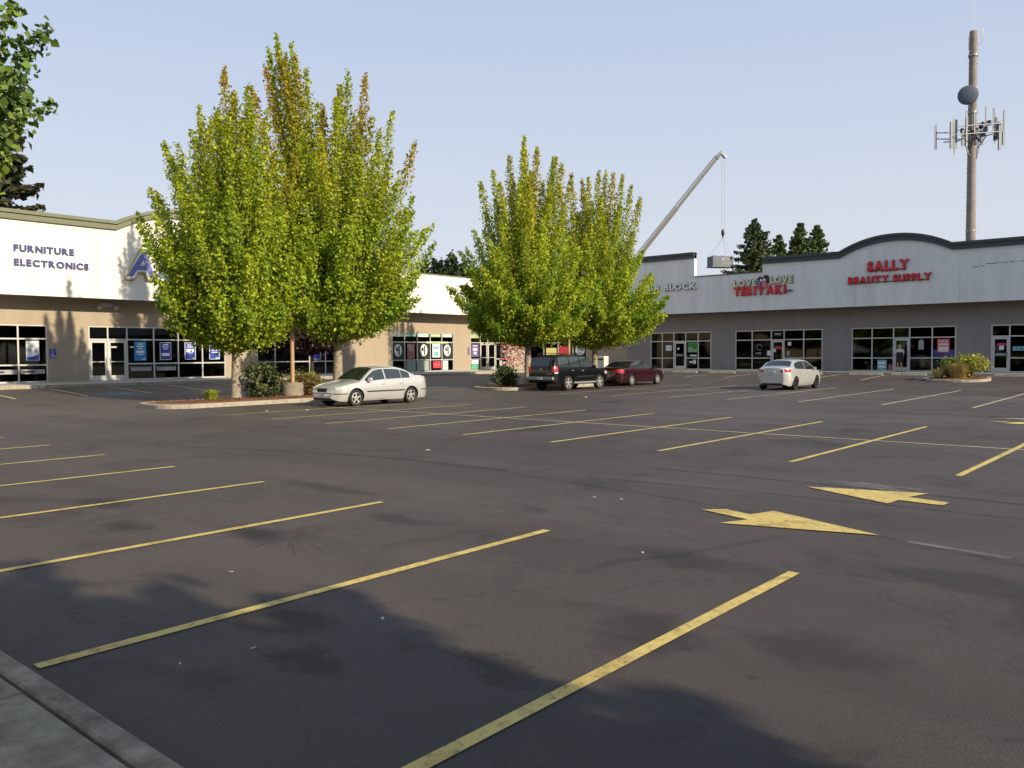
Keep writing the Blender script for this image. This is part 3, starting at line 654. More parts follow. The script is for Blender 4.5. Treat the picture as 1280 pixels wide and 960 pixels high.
for a, w_, wd in [(20.5, 1.15, 'beneath the cyan poster'), (21.95, 1.1, 'beneath the leftmost navy poster')]:
    poster(FLf, a, a+w_, 1.02, 1.28, MA['pgrey'], 'grey banner in the low pane '+wd, [(.05, .95, .78, .95)], mline=MA['black'], cat='banner')
# small decals on the double doors
for a in (19.5, 20.5): poster(FLf, a, a+.3, 2.28, 2.36, MA['pwhite'], 'white door decal on the %s of the double doors by the cyan poster' % ('left leaf' if a < 20 else 'right leaf'), cat='decal')
# bargain shop front
def dollar(a, wd):
    r = empty('window_decal', 'dark panel with white oval, '+wd, 'decal', FLf(a, -.06, 1.5))
    MB(FLf).box(a-.55, a+.55, -.066, -.060, 1.47, 2.66).build('sheet', MA['pdark'], r)
    b = MB(FLf); disc(b, a, 2.12, .36, .44, -.0595, -.055, 20); b.build('white_oval', MA['pwhite'], r)
    b = MB(FLf); b.prism([(a+.02, 1.78), (a+.14, 1.78), (a+.14, 2.45), (a+.06, 2.45), (a-.06, 2.34), (a+.02, 2.33)], -.0545, -.051); disc(b, a-.12, 2.2, .10, .15, -.0545, -.051, 10, .4); b.build('black_numeral', MA['black'], r)
dollar(39.62, 'leftmost of three on the bargain shop window'); dollar(42.12, 'middle of three on the bargain shop window'); dollar(44.55, 'rightmost of three on the bargain shop window')
poster(FLf, 40.5, 41.2, 1.5, 2.6, MA['pink2'], 'dusky red picture poster between the first two oval decals', [(.2, .8, .5, .9)], mline=MA['pgrey'])
poster(FLf, 43.0, 43.8, 1.6, 2.62, MA['pwhite'], 'blue and white poster between the last two oval decals', [(.1, .9, .62, .8), (.2, .8, .1, .4)], mline=MA['pteal'])
poster(FLf, 43.05, 43.85, .8, 1.3, MA['pred'], 'dark red poster in the low pane under the blue and white poster', [(.1, .9, .4, .6)], mline=MA['pink2'])
poster(FLf, 44.1, 44.62, .66, 1.34, MA['pwhite'], 'white and yellow poster in the lowest right pane of the bargain shop', [(.1, .9, .3, .6)], mline=MA['pyellow'])
poster(FLf, 40.4, 41.3, .65, 1.35, mat('frosted_panel', (.26, .33, .29), .6), 'pale frosted panel in the second low pane of the bargain shop', cat='panel')
poster(FLf, 41.55, 42.65, .65, 1.35, mat('frosted_panel2', (.28, .35, .31), .6), 'pale frosted panel in the third low pane of the bargain shop', cat='panel')
for i, (a0, a1, m_) in enumerate([(39.1, 40.15, 'pwhite'), (40.3, 41.4, 'pale_green'), (41.55, 42.6, 'pwhite'), (42.85, 43.85, 'plime'), (44.05, 45.05, 'pwhite')]):
    poster(FLf, a0, a1, 3.12, 3.33, MA[m_], ['white top banner, first from the left of the bargain shop window', 'green top banner, second from the left', 'white top banner in the middle bay of the bargain shop', 'lime top banner, fourth from the left', 'white top banner, last on the right of the bargain shop window'][i], [(.1, .9, .35, .6)], cat='banner', mline=MA['pale_green' if m_ == 'pwhite' else 'pwhite'])
poster(FLf, 42.3, 44.6, 2.64, 2.78, MA['plime'], 'lime strip banner across the transom bars of the bargain shop', [(.1, .3, .2, .7), (.5, .9, .3, .6)], cat='banner', n=-.018)
poster(FLf, 47.15, 48.05, 3.08, 3.34, MA['plime'], 'lime banner above the shop entrance side light', cat='banner')
poster(FLf, 47.22, 48.05, 1.6, 2.6, MA['plum'], 'violet and white poster left of the bargain shop doors', [(.2, .8, .5, .7), (.3, .7, .2, .4), (.2, .8, .84, .9)])
poster(FLf, 47.22, 48.05, 1.05, 1.35, MA['pwhite'], 'white notice low beside the bargain shop doors')
poster(FLf, 47.22, 48.05, .66, 1.02, MA['pale_green'], 'green panel at the foot of the side light by the bargain shop doors', cat='panel')
poster(FLf, 50.55, 50.85, .8, 1.3, MA['pwhite'], 'white notice right of the bargain shop doors')
poster(FLf, 46.72, 46.92, 1.75, 2.35, MA['plum'], 'small violet notice on the wall left of the bargain shop doors', n=.004, cat='notice')
# corner shop
poster(FCf, 1.9, 2.8, 1.6, 2.3, MA['pyellow'], 'yellow poster in the corner window between the tree trunks')
poster(FCf, 3.0, 3.9, 1.75, 2.4, MA['pred'], 'red poster in the corner window behind the tan lamp pole')
r_ = empty('window_decal', 'white oval decal in the corner window behind the right-hand tree', 'decal', FCf(4.8, -.06, 1.5)); b = MB(FCf); disc(b, 4.8, 2.1, .4, .45, -.066, -.06, 20); b.build('white_oval', MA['pwhite'], r_)
# right-hand shops
poster(FRf, -33.1, -32.6, 2.0, 2.42, MA['pwhite'], 'white notice left of the door by the green poster', [(.1, .9, .5, .56)], mline=MA['pgrey'], cat='notice')
r_ = poster(FRf, -31.2, -30.36, 1.85, 2.66, MA['pgreen'], 'green poster with white lettering right of its shop door', title=[('H&R', .1, .5, .34, .09), ('BLOCK', .1, .95, .1, .13)])
poster(FRf, -31.0, -30.45, 1.56, 1.68, MA['pwhite'], 'white lettering strip under the green poster', cat='decal')
poster(FRf, -31.05, -30.75, 1.05, 1.2, MA['pwhite'], 'small white notice, left of two below the green poster', cat='notice'); poster(FRf, -30.72, -30.5, .98, 1.3, MA['pwhite'], 'small white notice, right of two below the green poster', cat='notice')
poster(FRf, -32.2, -31.6, 1.58, 1.72, MA['pgrey'], 'grey lettering on the door beside the green poster', cat='decal')
r_ = empty('window_decal', 'small round white decal on the door beside the green poster', 'decal', FRf(-32.0, -.05, 2.15)); b = MB(FRf); disc(b, -32.0, 2.15, .1, .1, -.066, -.06); b.build('disc', MA['pwhite'], r_)
poster(FRf, -25.7, -25.3, 1.72, 1.82, MA['pgrey'], 'grey lettering in the window left of the door behind the white car', cat='decal')
r_ = empty('window_decal', 'grey ring decal above the lettering behind the white car', 'decal', FRf(-25.45, -.05, 2.2)); b = MB(FRf)
b.tube([(-25.45+.2*cos(t*pi/8), -.06, 2.2+.22*sin(t*pi/8)) for t in range(15)], .02, 5); b.build('ring', MA['pgrey'], r_)
poster(FRf, -24.85, -24.6, 1.6, 1.95, MA['pwhite'], 'white notice at the edge of the pane left of the door behind the white car', cat='notice')
poster(FRf, -24.42, -24.22, 1.85, 2.1, MA['pwhite'], 'white notice on the door glass behind the white car', cat='notice')
poster(FRf, -24.25, -23.8, 2.05, 2.25, MA['pred'], 'red open sign on the door behind the white car', cat='sign')
r_ = poster(FRf, -24.4, -23.75, 2.95, 3.25, MA['black'], 'white street number on the transom above the door behind the white car', title=[('1495', .2, .8, .4, .1)], cat='number')
poster(FRf, -23.35, -23.1, 2.3, 2.55, MA['pwhite'], 'pale round notice right of the door behind the white car', cat='notice')
poster(FRf, -23.4, -23.2, 1.6, 1.9, MA['pgrey'], 'small grey notice low right of the door behind the white car', cat='notice')
poster(FRf, -13.72, -13.0, 1.75, 2.62, MA['pred'], 'red and white HAIR poster in the right bay of the beauty shop', [(.1, .9, .56, .66), (.12, .88, .44, .50), (.1, .9, .22, .38), (.1, .9, .08, .18)], title=[('HAIR', .1, .9, .74, .14)])
poster(FRf, -13.95, -12.72, 1.48, 1.95, MA['navy'], 'navy panel behind the foot of the red and white poster', cat='panel', n=-.074)
poster(FRf, -17.3, -16.72, .62, 1.3, MA['pteal'], 'pale blue poster in the low pane left of the beauty shop door', [(.1, .9, .6, .8), (.15, .85, .25, .45)])
poster(FRf, -16.6, -16.35, .62, 1.0, MA['pink2'], 'dark red card in the low pane beside the beauty shop door')
r_ = empty('window_decal', 'grey arched panel in the beauty shop window right of the door', 'decal', FRf(-14.6, -.05, 2)); b = MB(FRf); disc(b, -14.65, 2.4, .16, .2, -.066, -.06); b.box(-14.81, -14.49, -.0655, -.0605, 1.95, 2.4); b.build('arched_sheet', MA['pgrey'], r_)
poster(FRf, -10.3, -10.05, 1.9, 2.15, MA['pwhite'], 'white notice on the far right door', cat='notice'); poster(FRf, -10.42, -9.95, 2.16, 2.3, MA['pred'], 'red lettering on the far right door', cat='decal')
poster(FRf, -10.5, -9.95, 1.55, 1.7, MA['pgrey'], 'grey lettering below the notice on the far right door', cat='decal')
poster(FRf, -9.6, -8.5, 1.85, 2.1, MA['pteal'], 'pale teal banner in the window right of the far right door', [(.15, .2, .2, .8), (.3, .8, .35, .6)], cat='banner', mline=MA['pblue'])
# accessible parking plate and twin emergency lamp
r_ = empty('wall_sign', 'small blue accessible parking plate on the tan wall beside the leftmost window', 'sign', FLf(16.6, 0, 1.8))
MB(FLf).box(16.44, 16.74, .002, .02, 1.78, 2.22).build('plate', MA['bluesign'], r_)
b = MB(FLf); disc(b, 16.57, 2.13, .022, .022, .0205, .026, 8); b.box(16.56, 16.575, .0205, .026, 2.0, 2.1); b.box(16.575, 16.63, .0205, .026, 2.0, 2.015); b.box(16.48, 16.70, .0205, .026, 1.84, 1.86); b.box(16.50, 16.68, .0205, .026, 1.89, 1.91)
b.tube([(16.56+.05*cos(R(150+k*24)), .023, 1.98+.05*sin(R(150+k*24))) for k in range(9)], .007, 5); b.build('wheelchair_symbol', MA['white'], r_)
r_ = empty('emergency_light', 'white twin-head emergency lamp under the soffit above the double doors', 'lamp', FLf(19.2, .1, 4.5))
MB(FLf).box(18.95, 19.5, .005, .14, 4.42, 4.62).build('housing', MA['ply'], r_)
for a in (18.85, 19.62): MB(FLf).tube([(a, .1, 4.5), (a+(.06 if a > 19 else -.06), .32, 4.36)], [.07, .11], 10).build('lamp_head', MA['ply'], r_)
# drop box and flower display by the corner shop
r_ = empty('drop_box', 'off-white metal drop box with a black slot, by the corner shop', 'box', (-35.0, 51.0, .42))
b = MB().box(-.35, .35, -.3, .3, .0, 1.2, .03); o = b.build('cabinet', MA['ply'], r_); o = MB().box(-.26, .26, -.308, -.3005, .9, 1.02).build('slot', MA['black'], r_)
fd = empty('flower_display', 'tiered rack of red, pink and white flowers outside the bargain shop', 'display', (-41.75, 48.75, FL), R(52))
b = MB()
for t in range(5): b.box(-.95, .95, -.35+.1*t, -.05+.1*t, .25+.42*t, .28+.42*t)
for x_ in (-.9, .9): b.tube([(x_, -.3, 0), (x_, .5, 2.3)], .03, 6); b.tube([(x_, .5, 0), (x_, .5, 2.3)], .03, 6)
b.build('rack', MA['steel'], fd)
fb = MB(); r3 = random.Random(3)
for t in range(5):
    for i in range(120):
        fb.mi = r3.choice([0, 0, 1, 1, 2] if t % 2 else [0, 1, 2, 2, 2]); x_, y_, z_ = r3.uniform(-.95, .95), -.2+.1*t+r3.uniform(-.18, .15), .32+.42*t+r3.uniform(0, .34); s_ = r3.uniform(.07, .13)
        d_ = [Vector((r3.gauss(0, 1), r3.gauss(0, 1), r3.gauss(0, 1))).normalized()*s_ for _ in range(4)]
        fb.add([(x_+q.x, y_+q.y, z_+q.z) for q in d_], [(0, 1, 2), (0, 2, 3), (1, 2, 3)])
o = fb.build('flowers', [mat('flower_red', (.45, .03, .05), .8), mat('flower_pink', (.6, .28, .26), .8), mat('flower_white', (.68, .6, .52), .8)], fd, kind='stuff')
# ------------------------------------------------------------------ islands
def island(name, x0, x1, y0, y1, label, h=.15, rr_=1.0):
    def outline(ins):
        pts = []; r_ = rr_-ins
        for (cx, cy, a0) in [(x1-rr_, y0+rr_, -90), (x1-rr_, y1-rr_, 0), (x0+rr_, y1-rr_, 90), (x0+rr_, y0+rr_, 180)]:
            for k in range(7): a = R(a0+15*k); pts.append((cx+r_*cos(a), cy+r_*sin(a)))
        return pts
    root = empty(name, label, 'traffic island', ((x0+x1)/2, (y0+y1)/2, GZ((x0+x1)/2, (y0+y1)/2)))
    o1, o2 = outline(0), outline(.16); k = len(o1); L_ = root.location
    def gp(p, z): return (p[0]-L_.x, p[1]-L_.y, GZ(*p)-L_.z+z)
    b = MB(); om = outline(.02)
    rings = [[gp(p, -.05) for p in o1], [gp(p, h-.02) for p in o1], [gp(p, h) for p in om], [gp(p, h) for p in o2], [gp(p, 0) for p in o2]]
    vs = [v for r_ in rings for v in r_]; fs = []
    for i in range(4):
        for j in range(k): fs.append((i*k+j, i*k+(j+1) % k, (i+1)*k+(j+1) % k, (i+1)*k+j))
    b.add(vs, fs); b.build('kerb', MA['kerb'], root)
    # mulch, gently mounded grid fan
    b = MB(); cx, cy = (x0+x1)/2, (y0+y1)/2; vs = []; fs = []; o3 = outline(.162)
    for ring, t in enumerate((1, .8, .55, .28)):
        for p in o3:
            q = (cx+(p[0]-cx)*t, cy+(p[1]-cy)*t); vs.append((q[0]-L_.x, q[1]-L_.y, GZ(*q)-L_.z+h-.03+(1-t)*.10+random.uniform(0, .025)))
    for i in range(3):
        for j in range(k): fs.append((i*k+j, i*k+(j+1) % k, (i+1)*k+(j+1) % k, (i+1)*k+j))
    fs.append(tuple(range(3*k, 4*k))); b.add(vs, fs); b.build('mulch', MA['mulch'], root)
    # loose chips
    b = MB(); r4 = random.Random(5)
    for i in range(int(220*(x1-x0)*(y1-y0)/4)):
        x_, y_ = r4.uniform(x0+.3, x1-.3), r4.uniform(y0+.4, y1-.4); s_ = r4.uniform(.02, .06); a = r4.uniform(0, pi)
        z_ = GZ(x_, y_)-L_.z+h+.03+r4.uniform(0, .04); dx, dy = s_*cos(a), s_*sin(a)
        b.add([(x_-L_.x-dx, y_-L_.y-dy, z_), (x_-L_.x+dy*.4, y_-L_.y-dx*.4, z_+.015), (x_-L_.x+dx, y_-L_.y+dy, z_+r4.uniform(0, .03)), (x_-L_.x-dy*.4, y_-L_.y+dx*.4, z_)], [(0, 1, 2, 3)])
    b.build('bark_chips', MA['mulch'], root, kind='stuff')
    return root
island('tree_island', -30.2, -27.2, 13.7, 22.6, 'long kerbed mulch island under the two left maples', rr_=1.1)
island('tree_island', -29.8, -26.7, 30.9, 43.0, 'kerbed mulch island under the two right maples, beside the black off-roader', rr_=1.2)
island('planted_island', -12.4, -9.3, 47.9, 50.9, 'small oval kerbed island holding yellow ornamental grass before the grey shops', h=.13, rr_=1.45)

# ------------------------------------------------------------------ foliage
def leaves(name, P, size, C, m, parent, out=None, updir=.35, asp=1.35, kind=None):
    N = len(P); nrm = rng.normal(size=(N, 3)); nrm /= np.linalg.norm(nrm, axis=1)[:, None]
    if out is not None: nrm = nrm*.9+out*.75
    nrm[:, 2] += updir; nrm /= np.linalg.norm(nrm, axis=1)[:, None]
    t = rng.normal(size=(N, 3)); t -= (t*nrm).sum(1)[:, None]*nrm; t /= np.linalg.norm(t, axis=1)[:, None]; u = np.cross(nrm, t)
    s = (size*rng.uniform(.65, 1.3, N))[:, None] if np.ndim(size) == 0 else size[:, None]
    V = np.stack([P-t*s*asp*.5, P-u*s*.5+nrm*s*.12+t*s*.05, P+t*s*asp*.5, P+u*s*.5+nrm*s*.12+t*s*.05], 1).reshape(-1, 3)
    me = bpy.data.meshes.new(name); me.vertices.add(4*N); me.vertices.foreach_set('co', V.ravel())
    idx = np.arange(N)[:, None]*4
    F = np.concatenate([idx+0, idx+1, idx+2, idx+0, idx+2, idx+3], 1).ravel()
    me.loops.add(6*N); me.loops.foreach_set('vertex_index', F.astype(np.int32)); me.polygons.add(2*N); me.polygons.foreach_set('loop_start', np.arange(2*N, dtype=np.int32)*3)
    try: me.polygons.foreach_set('loop_total', np.full(2*N, 3, dtype=np.int32))
    except Exception: pass
    me.update(); at = me.attributes.new('leafcol', 'FLOAT_COLOR', 'FACE')
    C4 = np.concatenate([np.repeat(C, 2, 0), np.ones((2*N, 1))], 1); at.data.foreach_set('color', C4.ravel())
    me.materials.append(m); o = bpy.data.objects.new(name, me); COL.objects.link(o); o.parent = parent
    if kind: o['kind'] = kind
    return o
GREEN = np.array([.165, .305, .028]); YG = np.array([.50, .53, .036]); ORG = np.array([.46, .27, .03]); DG = np.array([.030, .070, .014])
def leader(p0, p1, out_pow, z_pow, k):
    t = np.linspace(0, 1, k)[:, None]; p0 = np.array(p0); p1 = np.array(p1)
    q = p0+(p1-p0)*np.concatenate([t**out_pow, t**out_pow, t**z_pow], 1); return q
def maple(name, label, loc, H, rads, zb, trunk_h, tr, tips, seed, nl=30000, lsize=.13, bark='bark', group=None, cols=None, cat='tree', nlead=66, fork=None, orange=1.0, full=1.0, low=1.0, skirt=.72, zw=.48):
    """rads: function angle->radius; tips: extra tall leaders (dx, dy, ztip)"""
    r_ = np.random.default_rng(seed); rd = random.Random(seed)
    root = empty(name, label, cat, loc, 0, group); tb = MB(); tb.tube([(0, 0, -.1), (.0, .01, .25), (.02, .0, trunk_h*.5), (.03, .02, trunk_h), (.02, .0, H*.55), (0, 0, H*.82)], [tr*1.35, tr*1.02, tr*.88, tr*.78, tr*.38, .02], 12)
    P = []; Cc = []; O = []; Sx = []
    L_ = []
    for i in range(nlead):
        a = i*2.39996+rd.uniform(-.2, .2); rho = math.sqrt((i+.5)/nlead)
        Rr = rads(a)*rho*rd.uniform(.9, 1.08)
        ztip = H-(1-zw)*H*rho**1.6*rd.uniform(.85, 1.05)-rd.uniform(0, .8)
        z0 = trunk_h*rd.uniform(.9, 1.05)+(H*.38)*(1-rho)*rd.uniform(.2, 1)
        L_.append(((0, 0, z0), (Rr*cos(a), Rr*sin(a), max(ztip, z0+.9)), rho, .78+.15*rd.random(), 1.05+.3*rho))
        if rho > .45:   # skirt: a lower, more spreading bough under each outer leader
            for q in range(3):
                a2 = a+rd.uniform(-.35, .35); R2 = rads(a2)*rho*rd.uniform(.8, 1.02)
                z1 = zb+.45+rd.uniform(0, 1)*(ztip-zb)*.8*(.4 if q == 1 else 1)*low
                R2 *= skirt+(1-skirt)*min(1, max(0, z1-zb)/max(1.5, zw*H-zb))**.8; z1 -= (1-rho)*.5
                L_.append(((0, 0, trunk_h*rd.uniform(.8, 1.05)), (R2*cos(a2), R2*sin(a2), z1), rho, .8, .85))
    for (dx, dy, zt) in tips: L_.append(((0, 0, H*.3), (dx, dy, zt), .15, .7, 1.2))
    tot = 0
    segs = []
    for li, (p0, p1, rho, po, pz) in enumerate(L_):
        q = leader(p0, p1, po, pz, 9); ln = float(np.linalg.norm(np.diff(q, axis=0), axis=1).sum()); segs.append((q, ln, rho)); tot += ln
        tb.tube([tuple(v) for v in q[:-1]], [max(.012, tr*.34*(1-j/8.5)*(.6+.4*(1-rho))) for j in range(8)], 5, cap=False)
        if rd.random() < .5: pass
    for q, ln, rho in segs:
        n = int(nl*ln/tot); 
        lc = rd.random(); org = rd.random()**1.8*orange*(1.15-.6*rho); ygm = rd.uniform(.15, .75)
        t = np.clip(r_.beta(1.55, 1.12, n), .03, 1.0); f = t*8; i0 = np.minimum(f.astype(int), 7); fr = (f-i0)[:, None]; c = q[i0]*(1-fr)+q[i0+1]*fr
        prof_ = .13+.92*np.sin(np.pi*np.clip(t, 0, 1)**.85)**.75*(1-t*.5)
        # twig clumps: quantise to clumps so the plume is uneven
        nc = max(6, int(ln*7)); ct = r_.random(nc); cid = r_.integers(0, nc, n); off = r_.normal(size=(nc, 3)); off /= np.linalg.norm(off, axis=1)[:, None]
        d = off[cid]*r_.uniform(.35, 1.0, nc)[cid][:, None]+r_.normal(scale=.36, size=(n, 3)); 
        p = c+d*(prof_*full*.62)[:, None]*np.array([1, 1, 1.1]); p[:, 2] += .05
        P.append(p); o_ = d/np.maximum(np.linalg.norm(d, axis=1)[:, None], .1); ax = p.copy(); ax[:, 2] -= zb+1.5; ax /= np.maximum(np.linalg.norm(ax, axis=1)[:, None], .1); O.append(o_*.6+ax*.5)
        if cols is None:
            base = GREEN*(1-ygm)+YG*ygm; k = np.clip((p[:, 2]/H-.52)*2.0, 0, 1)[:, None]*org
            k = np.clip(k*r_.uniform(.3, 1.7, n)[:, None], 0, .85)
            yk = np.clip((p[:, 2]/H-.25)*.8, 0, .6)[:, None]
            cc = (base*(1-yk)+YG*yk)*(1-k)+ORG*k
        else: cc = np.array(cols[0])*(1-lc)+np.array(cols[1])*lc; cc = np.repeat(cc[None, :], n, 0)
        cc = cc*r_.uniform(.6, 1.4, n)[:, None]*r_.uniform(.62, 1.25, nc)[cid][:, None]; Cc.append(cc)
    P = np.concatenate(P); Cc = np.concatenate(Cc); O = np.concatenate(O)
    keep = P[:, 2] > zb-.15-.55*r_.random(len(P))**2
    tb.build('trunk', MA[bark], root); leaves('crown', P[keep], lsize, np.clip(Cc[keep], 0, 1), MA['leaf'] if cols is None else MA['leafd'], root, O[keep])
    return root
# view-aligned widths: camera right = (.758,.652), camera left is the opposite side
def ell(rright, rleft, rdep):
    ca = math.atan2(.652, .758)
    def f(a):
        c = cos(a-ca); s = sin(a-ca); rx = rright if c > 0 else rleft
        return 1/math.sqrt((c/rx)**2+(s/rdep)**2)
    return f
maple('maple_tree', 'broad yellow-green maple, leftmost of four, rising from the mulch beside a yellow tuft', (-29.1, 17.4, .12), 12.2, ell(3.35, 3.9, 3.4), 2.35, 2.1, .19, [(-.15, -.15, 12.75), (.5, .4, 12.0), (-.9, -.8, 11.3), (1.1, .9, 11.1), (-2.0, -1.7, 9.9), (1.9, 1.6, 9.3)], 11, nl=150000, lsize=.098, group='maples on the parking islands')
maple('maple_tree', 'tallest maple with orange-tipped leaders, standing behind the silver saloon', (-28.6, 21.9, .12), 13.1, ell(4.8, 3.3, 3.8), 2.75, 2.6, .22, [(-1.9, -1.5, 15.2), (-2.2, -1.7, 14.6), (-1.4, -1.1, 14.8), (-1.0, -1.2, 14.2), (-2.7, -2.2, 13.0), (-1.7, -1.2, 14.4), (-2.1, -1.9, 13.8), (-1.6, -1.6, 14.3), (-.7, -.9, 13.6), (-2.4, -1.4, 13.4), (-1.2, -1.6, 13.9), (-1.8, -1.0, 13.5), (.45, .4, 13.6), (1.1, .8, 13.4), (.1, .2, 13.0), (2.6, 2.2, 10.6), (1.9, 1.6, 11.9)], 23, nl=165000, lsize=.098, group='maples on the parking islands', orange=1.25)
maple('maple_tree', 'green maple with a high left peak, above the black off-roader', (-28.5, 34.45, .12), 12.2, ell(4.0, 4.4, 4.0), 2.6, 2.5, .2, [(.1, -.3, 13.2), (.5, .3, 12.7), (-.8, -.5, 12.3), (-.3, .1, 12.8), (1.3, .9, 12.1), (1.5, 1.2, 11.8), (1.9, 1.5, 11.2), (-1.4, -1.1, 11.5), (-1.9, -1.6, 10.9), (1.0, 1.1, 12.2)], 37, nl=160000, lsize=.102, group='maples on the parking islands', orange=.7, zw=.38, skirt=.8)
maple('maple_tree', 'rounded green maple, rightmost of four, above the maroon saloon', (-28.5, 40.7, .12), 11.6, ell(4.6, 4.2, 4.2), 2.5, 2.4, .2, [(.2, .2, 12.5), (1.3, 1.1, 12.2), (-.5, -.5, 11.9), (.9, .7, 12.3), (-1.0, -.9, 11.9), (-1.6, -1.3, 11.6), (-2.0, -1.7, 11.2), (1.7, 1.4, 11.6), (2.1, 1.8, 10.9), (.5, .5, 12.4), (-.2, -.3, 12.1)], 41, nl=165000, lsize=.102, group='maples on the parking islands', orange=.7, zw=.38, skirt=.8)
# kerb row: one at the left edge of the view, the others off to the right cast the foreground shade
maple('street_tree', 'large-leaved tree whose bough hangs into the top left corner', (-14.2, 1.2, 0), 13.0, lambda a: 4.2, 3.9, 3.2, .2, [], 53, nl=130000, lsize=.092, cols=((.075, .15, .028), (.19, .26, .04)), full=1.0, nlead=60, zw=.42, skirt=.8)
for i, (x_, y_, H_, r_) in enumerate([(7.0, .0, 11.8, 4.4), (11.2, -.1, 12.8, 4.5), (15.8, .1, 14.8, 4.6), (21, -.1, 16.8, 4.5), (26.5, .1, 19, 4.6)]):
    maple('street_tree', ['smallest street tree by the kerb, right of the camera', 'street tree second along the kerb', 'street tree third along the kerb', 'street tree fourth along the kerb', 'tallest street tree, last along the kerb'][i], (x_, y_, 0), H_, (lambda q: (lambda a: q))(r_), 3.1, 2.7, .18, [], 60+i, nl=30000, lsize=.24, cols=((.04, .09, .018), (.09, .13, .022)), group='street trees beside the near kerb', nlead=44, full=1.15, skirt=1.0)
# unseen tree belts east and behind the viewer, added to darken shop-glass reflections
for i in range(16):
    x_, y_ = (58+7*(i % 3), -22+11.5*i/1.5) if i < 9 else (-34+14*(i-9), -24-5*(i % 2))
    maple('background_tree', ('dark tree in the far eastern row, %s from the viewer\'s side' if i < 9 else 'unseen dark tree added behind the viewer, %s from the west') % ['first', 'second', 'third', 'fourth', 'fifth', 'sixth', 'seventh', 'eighth', 'ninth'][i if i < 9 else i-9], (x_, y_, 0), 11+1.5*(i % 4), lambda a: 6.2, .8, 2, .3, [], 200+i, nl=5000, lsize=.6, cols=((.025, .045, .016), (.05, .07, .02)), bark='darkbark', nlead=24, group='unseen trees added east of the lot' if i < 9 else 'unseen trees added behind the viewer', full=1.6, skirt=1.0)
maple('plum_tree', 'small dark purple-leaved plum tree in front of the left-hand shops', (-40.3, 29.0, FL-.02), 4.7, ell(2.6, 2.6, 2.2), 1.9, 1.5, .12, [], 71, nl=16000, lsize=.12, cols=((.020, .010, .012), (.050, .018, .020)), bark='darkbark', nlead=34)
maple('background_tree', 'dark green tree rising behind the left-hand shops between the maples', (-60, 60, 0), 12.4, lambda a: 5.5, 3.5, 3, .3, [], 73, nl=60000, lsize=.3, full=2.4, zw=.6, cols=((.025, .045, .016), (.05, .07, .02)), bark='darkbark', nlead=40)

def fir(name, label, loc, H, Rb, seed, col=(.028, .055, .022), warm=(.06, .07, .025), n_wh=34, group=None, zs=.08, droop=.35, lsize=.32, npb=64):
    rd = random.Random(seed); r_ = np.random.default_rng(seed); root = empty(name, label, 'tree', loc, 0, group)
    tb = MB().tube([(0, 0, -.2), (0, 0, H*.5), (0, 0, H*.98)], [H*.018+.05, H*.012, .02], 8); P = []; O = []; C = []
    for w_ in range(n_wh):
        t = w_/n_wh; z = H*(zs+(1-zs)*t); Rr = Rb*(1-t)**.85*rd.uniform(.75, 1.1)+.15
        for k in range(rd.randint(7, 9)):
            a = rd.uniform(0, 2*pi); L_ = Rr*rd.uniform(.7, 1.12); zz = z+rd.uniform(-.2, .2)
            tip = (L_*cos(a), L_*sin(a), zz-L_*droop*.5+L_*.12); mid = (L_*.55*cos(a), L_*.55*sin(a), zz-L_*droop*.45)
            tb.tube([(0, 0, zz), mid, tip], [.05, .035, .012], 4, cap=False)
            n = int(npb*.6*(.35+L_/Rb)); s = r_.random(n)**.75; pth = np.where(s[:, None] < .55, np.array((0, 0, zz))+(np.array(mid)-np.array((0, 0, zz)))*(s[:, None]/.55), np.array(mid)+(np.array(tip)-np.array(mid))*((s[:, None]-.55)/.45))
            lat = r_.normal(size=n)*.2*L_*(1-s*.8)*.8; p = pth+np.stack([-np.sin(a)*lat, np.cos(a)*lat, -np.abs(r_.normal(size=n))*.16-np.abs(lat)*.22], 1)
            P.append(p); o_ = np.zeros((n, 3)); o_[:, 0] = cos(a)*.5; o_[:, 1] = sin(a)*.5; o_[:, 2] = .5; O.append(o_); q = r_.random(n)[:, None]*.6; C.append((np.array(col)*(1-q)+np.array(warm)*q)*r_.uniform(.6, 1.3, n)[:, None])
    tb.build('trunk', MA['darkbark'], root); leaves('crown', np.concatenate(P), lsize, np.concatenate(C), MA['needle'], root, np.concatenate(O), asp=1.7)
fir('fir_tree', 'pointed fir just right of the hoisted unit above the grey roofline', (-34.6, 76.4, .4), 14.4, 7.2, 81, col=(.06, .095, .035), warm=(.12, .135, .045), n_wh=46, lsize=.17, npb=190)
fir('fir_tree', 'small leftmost fir crown of the cluster above the arched shop', (-35.0, 83.0, .4), 13.6, 5.2, 82, col=(.075, .125, .035), warm=(.15, .17, .05), n_wh=42, lsize=.16, npb=170, group='cluster of three fir tops behind the grey shops')
fir('fir_tree', 'middle fir of the cluster above the arched shop, the tallest of the three', (-33.4, 84.4, .4), 14.9, 5.0, 83, n_wh=42, lsize=.16, npb=170, col=(.075, .125, .035), warm=(.15, .17, .05), group='cluster of three fir tops behind the grey shops')
fir('fir_tree', 'rightmost fir of the cluster above the arched shop', (-32.1, 85.6, .4), 14.6, 5.4, 84, n_wh=42, lsize=.16, npb=170, col=(.075, .125, .035), warm=(.15, .17, .05), group='cluster of three fir tops behind the grey shops')
fir('cedar_tree', 'dark layered conifer behind the left-hand shops at the left edge', (-67.4, 21.2, .4), 20.5, 9.3, 85, col=(.030, .040, .018), warm=(.085, .07, .028), droop=.55, n_wh=34, lsize=.34, npb=150)

